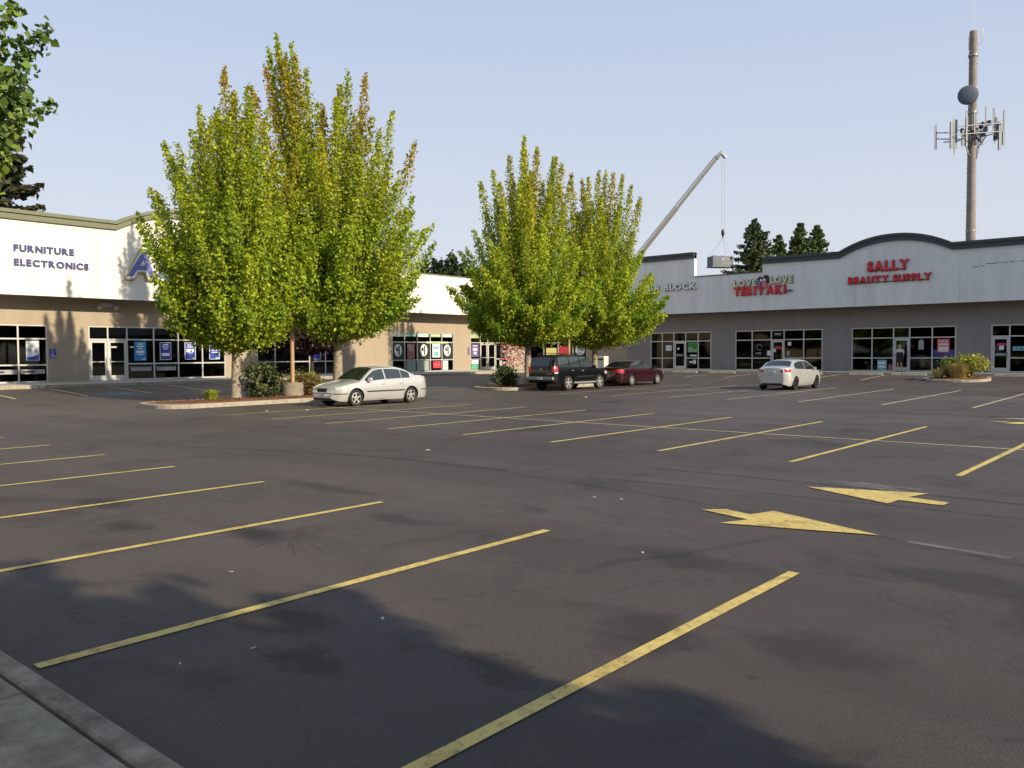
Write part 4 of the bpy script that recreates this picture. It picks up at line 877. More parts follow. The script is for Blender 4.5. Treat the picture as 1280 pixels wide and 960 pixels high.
# shrubs
def shrub(name, label, loc, rx, rz, n, cols, lsize, seed, stems=True, up=.35, zc=.55, gap=.0):
    r_ = np.random.default_rng(seed); root = empty(name, label, 'shrub', loc)
    nc = 26; cc = r_.normal(size=(nc, 3)); cc /= np.linalg.norm(cc, axis=1)[:, None]; cc *= r_.uniform(.35, .85, nc)[:, None]
    cid = r_.integers(0, nc, n); p = cc[cid]+r_.normal(scale=.2, size=(n, 3)); p = p*np.array([rx, rx, rz*zc]); p[:, 2] += rz*(1-zc)+rz*.08
    p[:, 2] = np.maximum(p[:, 2], gap)
    q = r_.random((n, 1)); C = (np.array(cols[0])*(1-q)+np.array(cols[1])*q)*r_.uniform(.65, 1.3, nc)[cid][:, None]*r_.uniform(.75, 1.25, n)[:, None]
    o_ = p.copy(); o_[:, 2] -= rz*.4; o_ /= np.linalg.norm(o_, axis=1)[:, None]; leaves('foliage', p, lsize, np.clip(C, 0, 1), MA['leafd'], root, o_)
    if stems:
        b = MB()
        for k in range(7):
            a = k*.9; b.tube([(.05*cos(a), .05*sin(a), -.05), (.16*cos(a), .16*sin(a), rz*.35), (rx*.55*cos(a), rx*.55*sin(a), rz*.75)], [.025, .02, .01], 5)
        b.build('stem', MA['darkbark'], root)
    return root
def grass(name, label, loc, r, h, n, cols, seed, spread=.6, wd=.02):
    r_ = random.Random(seed); root = empty(name, label, 'plant', loc); V = []; C = []
    b = MB(); col = []
    for i in range(n):
        a = r_.uniform(0, 2*pi); q = r*r_.random()**.6*.5; x_, y_ = q*cos(a), q*sin(a); hh = h*r_.uniform(.6, 1.05); sp = spread*h*r_.random()+q*.5
        x1, y1 = x_+cos(a)*sp*.45, y_+sin(a)*sp*.45; x2, y2 = x_+cos(a)*sp, y_+sin(a)*sp; px, py = -sin(a)*wd, cos(a)*wd; z2 = hh*(.95-.45*sp/h*.6)
        b.add([(x_-px, y_-py, 0), (x_+px, y_+py, 0), (x1+px, y1+py, hh*.7), (x1-px, y1-py, hh*.7), (x2, y2, z2)], [(0, 1, 2, 3), (3, 2, 4)])
        t = r_.random(); c = [cols[0][k]*(1-t)+cols[1][k]*t for k in range(3)]; col += [(*c, 1)]*2
    o = b.build('blades', MA['leafd'], root, recalc=False); at = o.data.attributes.new('leafcol', 'FLOAT_COLOR', 'FACE'); at.data.foreach_set('color', np.array(col).ravel()); o['kind'] = 'stuff'
    return root
shrub('rhododendron_shrub', 'rounded dark green shrub on bare stems between the left maple and the lamp base', (-28.6, 18.25, .18), .85, 1.25, 2600, ((.045, .075, .025), (.12, .13, .045)), .10, 91)
shrub('heather_shrub', 'orange-brown low shrub behind the nose of the silver saloon', (-29.2, 20.7, .15), .85, .75, 2200, ((.20, .085, .03), (.12, .12, .03)), .07, 92)
shrub('heather_shrub', 'dark red low shrub just right of the concrete lamp base', (-29.5, 20.0, .15), .5, .55, 1000, ((.10, .035, .025), (.08, .07, .03)), .07, 93)
shrub('variegated_shrub', 'pale yellow variegated shrub behind the orange-brown shrub', (-30.0, 21.2, .15), .75, 1.05, 1500, ((.38, .34, .10), (.20, .24, .07)), .07, 94, zc=.4)
grass('grass_tuft', 'small bright yellow-green grass tuft left of the left maple trunk', (-28.9, 16.25, .15), .35, .48, 260, ((.42, .42, .05), (.22, .30, .04)), 95)
shrub('evergreen_shrub', 'dark green low shrub at the near end of the right-hand island', (-28.3, 32.4, .15), .75, 1.0, 1800, ((.03, .06, .015), (.09, .12, .03)), .09, 96)
shrub('evergreen_shrub', 'low green shrub behind the black off-roader on the right-hand island', (-28.6, 36.3, .15), .8, .9, 1500, ((.03, .06, .015), (.09, .12, .03)), .09, 97)
gz = GZ(-11, 49.4)+.12
grass('ornamental_grass', 'dry straw-coloured grass clump in the middle of the small island', (-10.75, 49.1, gz), .8, .95, 700, ((.46, .34, .13), (.34, .28, .08)), 98, .45)
shrub('golden_shrub', 'yellow-green rounded bush on the small island before the grey shops', (-10.35, 49.6, gz), .85, 1.25, 2300, ((.30, .32, .04), (.44, .42, .06)), .09, 99)
shrub('golden_shrub', 'greener bush on the left side of the small island', (-11.45, 49.9, gz), .5, 1.1, 900, ((.16, .22, .03), (.3, .32, .05)), .09, 100)
grass('grass_tuft', 'thin arching straw tuft at the left end of the small island', (-11.75, 49.0, gz), .3, .7, 60, ((.5, .42, .18), (.4, .35, .1)), 101, .9)

# ------------------------------------------------------------------ lamp posts
def lamp_post(label, x, y, hgt):
    r_ = empty('lamp_post', label, 'lamp post', (x, y, .12), 0, 'lamp posts on the tree islands')
    MB().lathe([(.42, -.1), (.42, .55), (.39, .60), (.0001, .605)], 24).build('concrete_base', MA['concrete'], r_)
    MB().tube([(0, 0, .6), (0, 0, hgt)], [.085, .06], 12).build('pole', MA['pole'], r_); MB().box(-.14, .14, -.14, .14, .606, .63).build('base_plate', MA['steel'], r_)
    for s in (-1, 1):
        MB().tube([(0, 0, hgt-.1), (s*.5, 0, hgt)], .03, 6).build('arm', MA['lampm'], r_)
        MB().prism([(s*.5, hgt-.08), (s*1.05, hgt-.08), (s*1.0, hgt+.12), (s*.55, hgt+.12)], -.22, .22).build('lamp_head', MA['lampm'], r_)
lamp_post('tan steel lamp post on a round concrete base beside the dark green shrub', -28.75, 19.75, 7.4)
lamp_post('tan lamp post between the two right-hand maples, behind the black off-roader', -28.3, 37.9, 6.2)

# ------------------------------------------------------------------ cars
def interp(pts, x):
    """monotone-ish smooth interpolation"""
    if x <= pts[0][0]: return pts[0][1]
    for i in range(len(pts)-1):
        if x <= pts[i+1][0]:
            x0, y0 = pts[i]; x1, y1 = pts[i+1]; h = x1-x0; t = (x-x0)/h
            def sl(k):
                if k <= 0 or k >= len(pts)-1: return None
                a = (pts[k][1]-pts[k-1][1])/(pts[k][0]-pts[k-1][0]); b_ = (pts[k+1][1]-pts[k][1])/(pts[k+1][0]-pts[k][0])
                return 0 if a*b_ <= 0 else 2*a*b_/(a+b_)
            m0, m1 = sl(i), sl(i+1); d = (y1-y0)/h; m0 = d if m0 is None else m0; m1 = d if m1 is None else m1
            return y0*(2*t**3-3*t*t+1)+m0*h*(t**3-2*t*t+t)+y1*(-2*t**3+3*t*t)+m1*h*(t**3-t*t)
    return pts[-1][1]
class Car:
    def __init__(s, name, label, loc, rz, L, W_, top, belt, wb, fo, wr, paint, glassm, tumble=.34, rc=.07, zb=.20, endw=.66, rim='alloy', nose=.55, spoke=5):
        s.L, s.W, s.top, s.beltp, s.wr, s.tum, s.rc, s.zb0, s.endw, s.nose = L, W_, top, belt, wr, tumble, rc, zb, endw, nose
        s.fx = L/2-fo; s.rx = s.fx-wb; s.root = empty(name, label, 'car', loc, rz); s.paint = paint; s.glass = glassm
        s.body(); s.wheels(rim, spoke)
    def zt(s, x): return interp(s.top, x)
    def belt(s, x): return interp(s.beltp, x)
    def zbt(s, x):
        e = abs(x)-(s.L/2-.35); return s.zb0+(max(0, e)/.35)**2*.10
    def plan(s, x):
        e = max(0, abs(x)-(s.L/2-s.nose))/s.nose; return s.W/2*(1-(1-s.endw)*e**2.6)*(1-.02*(abs(x)/(s.L/2))**2)
    def ys(s, x, z):
        b = min(s.belt(x), s.zt(x)-s.rc*.5); w = s.plan(x)
        def low(z):
            if z < .55: return w*(1-.09*((.55-z)/.37)**2)
            return w*(1-.055*((z-.55)/max(.2, b-.55))**2)
        if z <= b: return low(z)
        return max(.1, low(b)-.012-s.tum*(z-b)*(1+.25*(z-b)))
    def ztop(s, x, y):
        yt = s.ys(x, s.zt(x)-s.rc); return s.zt(x)-s.rc*min(1, abs(y)/yt)**3.2
    def body(s):
        n = 110; vs = []; ring = []
        kz = 16; kt = 9
        xs_ = [(-cos(pi*i/(n-1))*.35+(2*i/(n-1)-1)*.65)*s.L/2 for i in range(n)]
        for x in xs_:
            r_ = []; zt_ = s.zt(x)-s.rc; zb_ = s.zbt(x)
            for k in range(kz): z = zb_+(zt_-zb_)*k/(kz-1); r_.append((x, s.ys(x, z), z))
            yt = s.ys(x, zt_)
            for k in range(1, kt+1): 
                y = yt*(1-(k/kt)**1.5); r_.append((x, y, s.ztop(x, y)))
            full = [(x, 0, zb_)]+r_+[(x, -p[1], p[2]) for p in r_[-2::-1]]
            ring.append(full)
        k = len(ring[0]); vs = [v for r_ in ring for v in r_]; fs = []
        for i in range(n-1):
            for j in range(k): fs.append((i*k+j, i*k+(j+1) % k, (i+1)*k+(j+1) % k, (i+1)*k+j))
        fs.append(tuple(range(k))); fs.append(tuple(range(len(vs)-k, len(vs))))
        b = MB(); b.add(vs, fs, True); o = b.build('body', [s.paint, MA['trim']], s.root)
        cut = MB()
        for x in (s.fx, s.rx):
            for sd_ in (-1, 1):
                y0 = sd_*(s.W/2-.30); y1 = sd_*(s.W/2+.2); cut.lathe([(s.wr+.055, min(y0, y1)), (s.wr+.055, max(y0, y1))], 36, 'y', (x, 0, s.wr))
        co = cut.build('cut', MA['trim'], s.root); co.data.polygons.foreach_set('use_smooth', [True]*len(co.data.polygons))
        m_ = o.modifiers.new('b', 'BOOLEAN'); m_.object = co; m_.operation = 'DIFFERENCE'; m_.solver = 'EXACT'
        try: m_.material_mode = 'TRANSFER'
        except Exception: pass
        # weighted normal not needed; realise
        o.modifiers[0].show_viewport = True; realize(o); bpy.data.objects.remove(co)
        try: o.data.set_sharp_from_angle(angle=R(35))
        except Exception: pass
        # ground-side shadow pan and arch trims
        for x in (s.fx, s.rx):
            for sd_ in (-1, 1):
                pts = []
                for q in range(0, 13):
                    a = R(-8+q*196/12); px, pz = x+(s.wr+.062)*cos(a), s.wr+(s.wr+.062)*sin(a)
                    if pz > s.zbt(px)+.02: pts.append((px, sd_*(s.ys(px, min(pz, s.zt(px)-s.rc))+.002), pz))
                MB().tube(pts, .010, 5).build('wheel_arch', s.paint, s.root)
    def wheels(s, rim, spoke):
        for x in (s.fx, s.rx):
            for sd_ in (-1, 1):
                w_ = empty_child('wheel', s.root, (x, sd_*(s.W/2-.115), s.wr), 0 if sd_ > 0 else pi)
                R_ = s.wr; t = MB(); t.lathe([(R_*.66, -.10), (R_*.93, -.105), (R_, -.075), (R_, .075), (R_*.93, .105), (R_*.68, .098), (R_*.66, .06)], 32, 'y'); t.build('tyre', MA['rubber'], w_)
                d = MB(); d.lathe([(R_*.66, .055), (R_*.66, .085), (R_*.60, .09), (R_*.585, .06)], 32, 'y'); d.lathe([(R_*.2, .045), (R_*.18, .088), (.001, .092)], 16, 'y')
                for q in range(spoke):
                    a = 2*pi*q/spoke+.3; c, sn = cos(a), sin(a); w0, w1 = R_*.13, R_*.10
                    vv = []
                    for (rr_, ww, yy) in ((R_*.1, w0, .083), (R_*.61, w1, .078)):
                        for sg in (-1, 1):
                            for y_ in (yy, yy-.03): vv.append((rr_*c-sg*ww*sn, y_, rr_*sn+sg*ww*c))
                    d.add(vv, [(0, 2, 6, 4), (1, 5, 7, 3), (0, 4, 5, 1), (2, 3, 7, 6), (4, 6, 7, 5), (0, 1, 3, 2)])
                d.build('rim', MA[rim], w_); MB().lathe([(R_*.64, .02), (R_*.64, .03)], 24, 'y').build('brake_disc', MA['trim'], w_)
    # ---- surface patches
    def side(s, name, m, fa, x0, x1, zlo, zhi, sides=(-1, 1), off=.004, nx=14, nz=5, label=None, th=.0):
        for sd_ in sides:
            b = MB(); vs = []; fs = []
            for i in range(nx+1):
                x = x0+(x1-x0)*i/nx; lo = zlo(x) if callable(zlo) else zlo; hi = zhi(x) if callable(zhi) else zhi; hi = max(hi, lo+.002)
                for j in range(nz+1): z = lo+(hi-lo)*j/nz; vs.append((x, sd_*(s.ys(x, z)+off), z))
            q = nz+1
            for i in range(nx):
                for j in range(nz): fs.append((i*q+j, (i+1)*q+j, (i+1)*q+j+1, i*q+j+1))
            b.add(vs, fs, True); o = b.build(name, m, fa or s.root)
            if sd_ > 0: o.data.flip_normals()
    def over(s, name, m, x0, x1, yf, off=.005, nx=14, ny=12, y0f=-1):
        b = MB(); vs = []; fs = []
        for i in range(nx+1):
            x = x0+(x1-x0)*i/nx; yt = s.ys(x, s.zt(x)-s.rc)*(yf(i/nx) if callable(yf) else yf)
            for j in range(ny+1): y = yt*(y0f+(1-y0f)*j/ny); sl = (s.zt(x+.02)-s.zt(x-.02))/.04; nrm = math.sqrt(1+sl*sl); vs.append((x-off*sl/nrm, y, s.ztop(x, y)+off/nrm))
        q = ny+1
        for i in range(nx):
            for j in range(ny): fs.append((i*q+j, (i+1)*q+j, (i+1)*q+j+1, i*q+j+1))
        b.add(vs, fs, True); return b.build(name, m, s.root)
    def seam(s, pts, sides=(-1, 1), m='trim', rad=.005, name='door_gap', off=.0005):
        for sd_ in sides: MB().tube([(x, sd_*(s.ys(x, z)+off), z) for x, z in pts], rad, 4).build(name, MA[m], s.root)
    def windows(s, splits, lo=.035, hi=.045, m=None, frame=True):
        for (a, c) in splits:
            s.side('side_window', m or s.glass, None, a, c, lambda x: s.belt(x)+lo, lambda x: max(s.belt(x)+lo, s.zt(x)-s.rc-hi), off=.005, nx=20)
    def handle(s, x, z, m):
        for sd_ in (-1, 1):
            y = s.ys(x, z); b = MB().box(x-.09, x+.09, *sorted((sd_*(y-.005), sd_*(y+.035))), z-.018, z+.018); b.build('door_handle', m, s.root, bevel=.01)
    def mirror(s, x, z, m):
        for sd_ in (-1, 1):
            y = s.ys(x, z); b = MB(); b.fr = lambda p, q, r: Vector((x+p, sd_*(y+q), z+r))
            b.add([(-.04, .03, -.05), (.07, .03, -.045), (.07, .03, .06), (-.04, .03, .07), (-.03, .22, -.04), (.03, .21, -.04), (.03, .21, .07), (-.03, .22, .08), (-.045, .12, -.06), (.09, .12, -.055), (.09, .12, .075), (-.045, .12, .09)],
                  [(0, 3, 2, 1), (4, 5, 6, 7), (0, 1, 9, 8), (8, 9, 5, 4), (1, 2, 10, 9), (9, 10, 6, 5), (2, 3, 11, 10), (10, 11, 7, 6), (3, 0, 8, 11), (11, 8, 4, 7)])
            b.box(-.02, .03, -.01, .05, -.05, -.01); b.build('wing_mirror', m, s.root, bevel=.012)
    def endbox(s, name, m, front, y0, y1, z0, z1, proud=.012, back=.08, bevel=.01):
        e = s.L/2; xx = (e-back, e+proud) if front else (-e-proud, -e+back); return MB().box(xx[0], xx[1], y0, y1, z0, z1).build(name, m, s.root, bevel=bevel)
def empty_child(name, parent, loc, rz=0):
    o = bpy.data.objects.new(name, None); COL.objects.link(o); o.parent = parent; o.location = loc; o.rotation_euler.z = rz; o.empty_display_size = .2; return o

# silver saloon, nose towards the camera's left (-Y)
e = 2.25
c1 = Car('parked_car', 'silver four-door saloon parked nose-in at the left tree island', (-24.15, 20.05, 0), -pi/2, 4.50, 1.72,
         [(-2.25, .66), (-2.22, .94), (-2.12, 1.035), (-1.80, 1.06), (-1.58, 1.08), (-1.0, 1.34), (-.55, 1.415), (.0, 1.43), (.40, 1.385), (.85, 1.15), (1.17, .955), (1.5, .90), (1.9, .82), (2.14, .72), (2.25, .60)],
         [(-2.25, .90), (-1.2, .93), (.6, .875), (1.1, .85), (2.25, .65)], 2.61, .86, .305, MA['silver'], MA['carglass2'], tumble=.42)
c1.windows([(-1.20, -.80), (-.775, -.03), (.03, .95)]); c1.over('windscreen', MA['carglass'], .44, 1.16, .90); c1.over('rear_window', MA['carglass'], -1.56, -1.03, .88)
c1.side('headlight', MA['lensw'], None, 1.78, 2.17, .58, lambda x: .70+.06*(2.2-x), off=.008, nx=8); c1.side('tail_light', MA['lensr'], None, -2.2, -2.02, .76, .93, off=.006, nx=6)
c1.endbox('grille', MA['black'], True, -.27, .27, .53, .66); c1.endbox('grille_surround', MA['chrome'], True, -.30, .30, .515, .528, .016); c1.endbox('licence_plate', MA['plate'], True, -.15, .15, .36, .46, .02); c1.endbox('lower_intake', MA['black'], True, -.48, .48, .26, .33)
for sd_ in (-.5, .5): c1.endbox('fog_lamp', MA['lensw'], True, sd_-.06, sd_+.06, .30, .37, .01)
c1.side('side_moulding', MA['trim'], None, -.86, .92, .50, .545, off=.014, nx=10, nz=1); c1.side('bumper_strip', MA['trim'], None, 1.78, 2.22, .455, .485, off=.012, nx=8, nz=1); c1.side('bumper_strip', MA['trim'], None, -2.22, -1.72, .50, .53, off=.012, nx=8, nz=1)
c1.endbox('bumper_strip', MA['trim'], True, -.55, .55, .47, .50, .008)
c1.seam([(.0, .25), (.0, .6), (.0, c1.belt(0))]); c1.seam([(.98, .28), (1.0, .6), (.95, c1.belt(.95))]); c1.seam([(-.88, .5), (-.80, .7), (-.84, c1.belt(-.84))]); c1.seam([(-.0, .24), (.95, .24)], rad=.006)
c1.seam([(1.55, .84), (1.2, .86)], rad=.004, name='panel_gap'); c1.handle(.15, .78, c1.paint); c1.handle(-.72, .79, c1.paint); c1.mirror(.80, .93, c1.paint)
c1.seam([(-.30, c1.zt(-.3)-.055), (.36, c1.zt(.36)-.05)], rad=.008, name='roof_gutter')

# white-silver saloon seen from behind (nose to +Y)
c2 = Car('parked_car', 'silver-white compact saloon seen from behind in the open bays before the grey shops', (-16.62, 40.85, 0), pi/2, 4.40, 1.78,
         [(-2.28, .70), (-2.25, .98), (-2.17, 1.10), (-1.90, 1.135), (-1.72, 1.16), (-1.15, 1.43), (-.6, 1.50), (.0, 1.515), (.45, 1.47), (1.0, 1.22), (1.42, 1.02), (1.7, .97), (2.0, .86), (2.2, .74), (2.28, .62)],
         [(-2.3, 1.0), (-1.2, .99), (.6, .93), (1.3, .90), (2.3, .7)], 2.68, .92, .315, MA['silver2'], MA['carglass'], tumble=.40, rim='darkalloy', rc=.075)
c2.windows([(-1.32, -.95), (-.93, -.12), (-.06, 1.05)]); c2.over('windscreen', MA['carglass'], .5, 1.38, .90); c2.over('rear_window', MA['carglass'], -1.68, -1.17, .86)
c2.side('tail_light', MA['lensr'], None, -2.16, -1.86, .88, 1.02, off=.008, nx=8)
for sd_ in (-1, 1): 
    c2.endbox('tail_light', MA['lensr'], False, *sorted((sd_*.42, sd_*.55)), .86, .98, .012)
    c2.endbox('reverse_lamp', MA['lensw'], False, *sorted((sd_*.42, sd_*.50)), .80, .855, .012)
c2.endbox('licence_plate', MA['plate'], False, -.155, .155, .80, .95, .03); c2.endbox('plate_recess', MA['silver2'], False, -.22, .22, .77, .79, .015)
c2.endbox('boot_gap', MA['trim'], False, -.55, .55, .70, .71, .003); c2.endbox('lower_valance', MA['trim'], False, -.5, .5, .26, .34, .01)
c2.endbox('maker_badge', MA['chrome'], False, -.05, .05, 1.0, 1.06, .015)
c2.seam([(-.08, .25), (-.08, c2.belt(0))]); c2.seam([(1.08, .28), (1.1, .6), (1.02, c2.belt(1))]); c2.seam([(-.92, .5), (-.9, .7), (-.95, c2.belt(-.9))]); c2.handle(.06, .85, c2.paint); c2.handle(-.8, .86, c2.paint); c2.mirror(.88, 1.0, c2.paint)

# black off-roader from behind
c3 = Car('parked_car', 'black four-door off-roader with roof rails parked by the right-hand island', (-25.45, 34.1, 0), pi/2, 4.64, 1.84,
         [(-2.32, .85), (-2.30, 1.05), (-2.26, 1.18), (-2.10, 1.68), (-2.0, 1.745), (-1.6, 1.78), (-.6, 1.79), (.2, 1.78), (.5, 1.72), (1.15, 1.16), (1.5, 1.12), (2.05, 1.06), (2.25, .96), (2.32, .80)],
         [(-2.32, 1.13), (0, 1.12), (1.2, 1.07), (2.32, .95)], 2.70, .85, .375, MA['blackp'], MA['carglass2'], tumble=.20, rc=.07, zb=.36, endw=.86, nose=.4)
c3.windows([(-1.98, -1.15), (-1.08, -.25), (-.18, 1.0)]); c3.over('windscreen', MA['carglass'], .52, 1.12, .92)
c3.over('rear_window', MA['carglass'], -2.245, -2.115, .86, off=.012)
c3.side('tail_light', MA['lensr'], None, -2.27, -2.05, .95, 1.22, off=.010, nx=6); c3.side('reverse_lamp', MA['lensw'], None, -2.27, -2.07, .86, .93, off=.010, nx=6)
for sd_ in (-1, 1): c3.endbox('tail_light', MA['lensr'], False, *sorted((sd_*.66, sd_*.78)), .93, 1.2, .012)
c3.endbox('rear_bumper', MA['steel'], False, -.80, .80, .54, .70, .11, .05, .02); c3.endbox('licence_plate', MA['plate'], False, -.16, .16, .56, .69, .13); c3.endbox('maker_badge', MA['chrome'], False, -.05, .05, 1.02, 1.10, .012)
c3.endbox('model_badge', MA['steel'], False, -.62, -.36, .82, .86, .012)
for sd_ in (-1, 1):
    b = MB().tube([(-1.75, sd_*.66, 1.74), (-1.7, sd_*.66, 1.84), (.1, sd_*.66, 1.85), (.2, sd_*.66, 1.75)], .018, 6); b.build('roof_rail', MA['trim'], c3.root)
    b = MB().tube([(-.85, sd_*.93, .38), (1.0, sd_*.93, .38)], .055, 8); b.build('running_board', MA['steel'], c3.root)
c3.side('fender_flare', MA['blackp'], None, c3.rx-.45, c3.rx+.45, .79, .84, off=.04, nx=10, nz=1)
c3.side('side_moulding', MA['trim'], None, -.6, .95, .66, .71, off=.012, nx=8, nz=1)
c3.seam([(-.22, .4), (-.22, 1.1)]); c3.seam([(1.05, .42), (1.05, 1.05)]); c3.seam([(-1.1, .75), (-1.12, 1.1)]); c3.handle(-.05, .98, MA['steel']); c3.handle(-.9, .99, MA['steel']); c3.mirror(.86, 1.15, MA['blackp'])

# maroon saloon
c4 = Car('parked_car', 'maroon four-door saloon parked beyond the black off-roader', (-26.05, 40.9, 0), pi/2, 4.95, 1.85,
         [(-2.5, .64), (-2.47, .93), (-2.36, 1.03), (-2.0, 1.06), (-1.65, 1.08), (-1.0, 1.37), (-.5, 1.43), (.0, 1.44), (.35, 1.40), (.9, 1.16), (1.3, .98), (1.7, .94), (2.1, .86), (2.38, .75), (2.5, .62)],
         [(-2.5, .93), (-1.2, .955), (.6, .91), (1.2, .88), (2.5, .7)], 2.77, 1.02, .32, MA['maroon'], MA['carglass2'], tumble=.44)
c4.windows([(-1.22, -.9), (-.87, -.08), (-.02, 1.0)]); c4.over('windscreen', MA['carglass'], .4, 1.27, .90); c4.over('rear_window', MA['carglass'], -1.6, -1.03, .87)
c4.side('tail_light', MA['lensr'], None, -2.43, -2.1, .74, .92, off=.008, nx=8)
for sd_ in (-1, 1): c4.endbox('tail_light', MA['lensr'], False, *sorted((sd_*.30, sd_*.60)), .76, .90, .012)
c4.endbox('licence_plate', MA['plate'], False, -.155, .155, .50, .62, .02); c4.endbox('bumper_strip', MA['trim'], False, -.58, .58, .66, .68, .012)
c4.side('side_moulding', MA['maroon'], None, -1.0, 1.1, .50, .54, off=.014, nx=8, nz=1)
c4.seam([(-.05, .25), (-.05, c4.belt(0))]); c4.seam([(1.05, .28), (1.08, .6), (1.0, c4.belt(1))]); c4.seam([(-.95, .5), (-.9, .7), (-.95, c4.belt(-.9))]); c4.handle(.08, .82, c4.paint); c4.handle(-.78, .83, c4.paint); c4.mirror(.86, .97, c4.paint)
for c_ in (c2, c3, c4):
    c_.side('headlight', MA['lensw'], None, c_.L/2-.42, c_.L/2-.08, .62 if c_ is not c3 else .78, .74 if c_ is not c3 else .92, off=.008, nx=8); c_.endbox('grille', MA['black'], True, -.35, .35, .50, .62 if c_ is not c3 else .85)

# ------------------------------------------------------------------ person at the beauty shop door
def skinned(name, nodes, edges, m, parent, root_i=0, sub=2):
    me = bpy.data.meshes.new(name); me.from_pydata([n_[0] for n_ in nodes], edges, []); me.materials.append(m)
    o = bpy.data.objects.new(name, me); COL.objects.link(o); md = o.modifiers.new('skin', 'SKIN')
    for i, n_ in enumerate(nodes): me.skin_vertices[0].data[i].radius = (n_[1], n_[1] if len(n_) < 3 else n_[2]); me.skin_vertices[0].data[i].use_root = (i == root_i)
    s_ = o.modifiers.new('sub', 'SUBSURF'); s_.levels = sub; s_.render_levels = sub; md.use_smooth_shade = True
    realize(o); o.parent = parent; return o
pr = empty('person', 'person in short dark dress and pale top standing at the beauty shop door', 'person', (-15.72, 56.25, FL), R(8))
nodes = [((0, 0, .90), .13, .10), ((0, 0, 1.08), .105, .085), ((0, .01, 1.28), .13, .09), ((0, .01, 1.40), .10, .07), ((0, .01, 1.47), .05), ((0, .02, 1.54), .072, .082), ((0, .02, 1.63), .072, .088), ((0, .015, 1.68), .045),
         ((.085, 0, .80), .085), ((.09, .01, .47), .055), ((.095, -.01, .30), .05), ((.095, -.02, .08), .034), ((.10, .08, .03), .03), ((.10, .14, .02), .02),
         ((-.085, 0, .80), .085), ((-.10, .02, .47), .055), ((-.11, -.02, .30), .05), ((-.12, -.04, .08), .034), ((-.12, .06, .03), .03), ((-.12, .12, .02), .02),
         ((.17, .0, 1.38), .048), ((.22, -.01, 1.12), .036), ((.20, .14, .95), .028), ((.19, .2, .90), .03),
         ((-.17, .0, 1.38), .048), ((-.23, .02, 1.12), .036), ((-.20, .2, 1.02), .028), ((-.19, .26, 1.0), .03)]
E_ = [(0, 1), (1, 2), (2, 3), (3, 4), (4, 5), (5, 6), (6, 7), (0, 8), (8, 9), (9, 10), (10, 11), (11, 12), (12, 13), (0, 14), (14, 15), (15, 16), (16, 17), (17, 18), (18, 19), (3, 20), (20, 21), (21, 22), (22, 23), (3, 24), (24, 25), (25, 26), (26, 27)]
skinned('body', nodes, E_, MA['skin'], pr)
MB().lathe([(.235, .60), (.23, .75), (.20, .92), (.16, 1.05), (.175, 1.22), (.18, 1.26)], 20).build('dress', MA['dress'], pr)
MB().lathe([(.182, 1.24), (.195, 1.34), (.17, 1.42), (.07, 1.46)], 18).build('top', MA['top'], pr)
for s_ in (-1, 1): MB().tube([(s_*.15, 0, 1.39), (s_*.19, 0, 1.33), (s_*.225, -.01, 1.18)], [.07, .065, .055], 8).build('sleeve', MA['top'], pr)
b = MB(); b.lathe([(.03, 1.38), (.085, 1.42), (.105, 1.52), (.105, 1.62), (.075, 1.70), (.001, 1.725)], 14); b.v = [(v[0], v[1]-.02, v[2]) for v in b.v]; b.build('hair', MA['hair'], pr)
for s_ in (.098, -.12): MB().box(s_-.04, s_+.04, -.07, .16, 0, .07, .015).build('shoe', MA['shoe'], pr)

# ------------------------------------------------------------------ cell tower
D_ = 1.0
tx, ty = -23.7, 113.2
tw = empty('cell_tower', 'tall brown steel monopole with dish and antenna arrays behind the arched shop', 'tower', (tx, ty, .4))
b = MB(); zz = [0]; 
b.tube([(0, 0, -.4), (0, 0, 20), (0, 0, 39.9)], [.62, .50, .43], 16); b.build('pole', MA['towerp'], tw)
b = MB()
for k in range(64):
    z_ = 3+k*.57; a = pi*.9; r_ = .58-.004*z_
    for a in (pi+.71, .71): b.tube([(r_*cos(a), r_*sin(a), z_), ((r_+.2)*cos(a), (r_+.2)*sin(a), z_)], .018, 4)
b.build('climbing_pegs', MA['steel'], tw)
RV = Vector((.758, .652, 0)); FV = Vector((.652, -.758, 0))   # across the view and towards the viewer
def TP(r_, f_, z_): v = RV*r_+FV*f_; return (v.x, v.y, z_)
# bands
for z_ in (37.0, 30.2, 33.0, 12, 16): MB().tube([(0, 0, z_-.12), (0, 0, z_+.12)], .56, 16).build('collar', MA['steel'], tw)
# dish: drum
dc = Vector(TP(-1.05, .9, 32.0)); dn = (RV*-.45+FV*.88).normalized()
prf = [(.1, -.45), (.6, -.38), (1.0, -.12), (1.12, .0), (1.12, .3), (1.05, .36), (.55, .46), (.001, .5)]
def dishfr(x_, y_, z_):
    a = dn.cross(Vector((0, 0, 1))).normalized(); u_ = a.cross(dn); return dc+a*x_+u_*y_+dn*z_
b = MB(dishfr); b.lathe(prf, 28); b.build('dish', MA['dish'], tw)
MB().tube([tuple(dc-dn*.4), TP(-.2, .2, 31.7)], .08, 6).build('dish_mount', MA['steel'], tw)
MB().tube([tuple(dc-dn*.2+Vector((0, 0, -.8))), TP(-.2, .2, 30.3)], .05, 6).build('dish_mount', MA['steel'], tw)
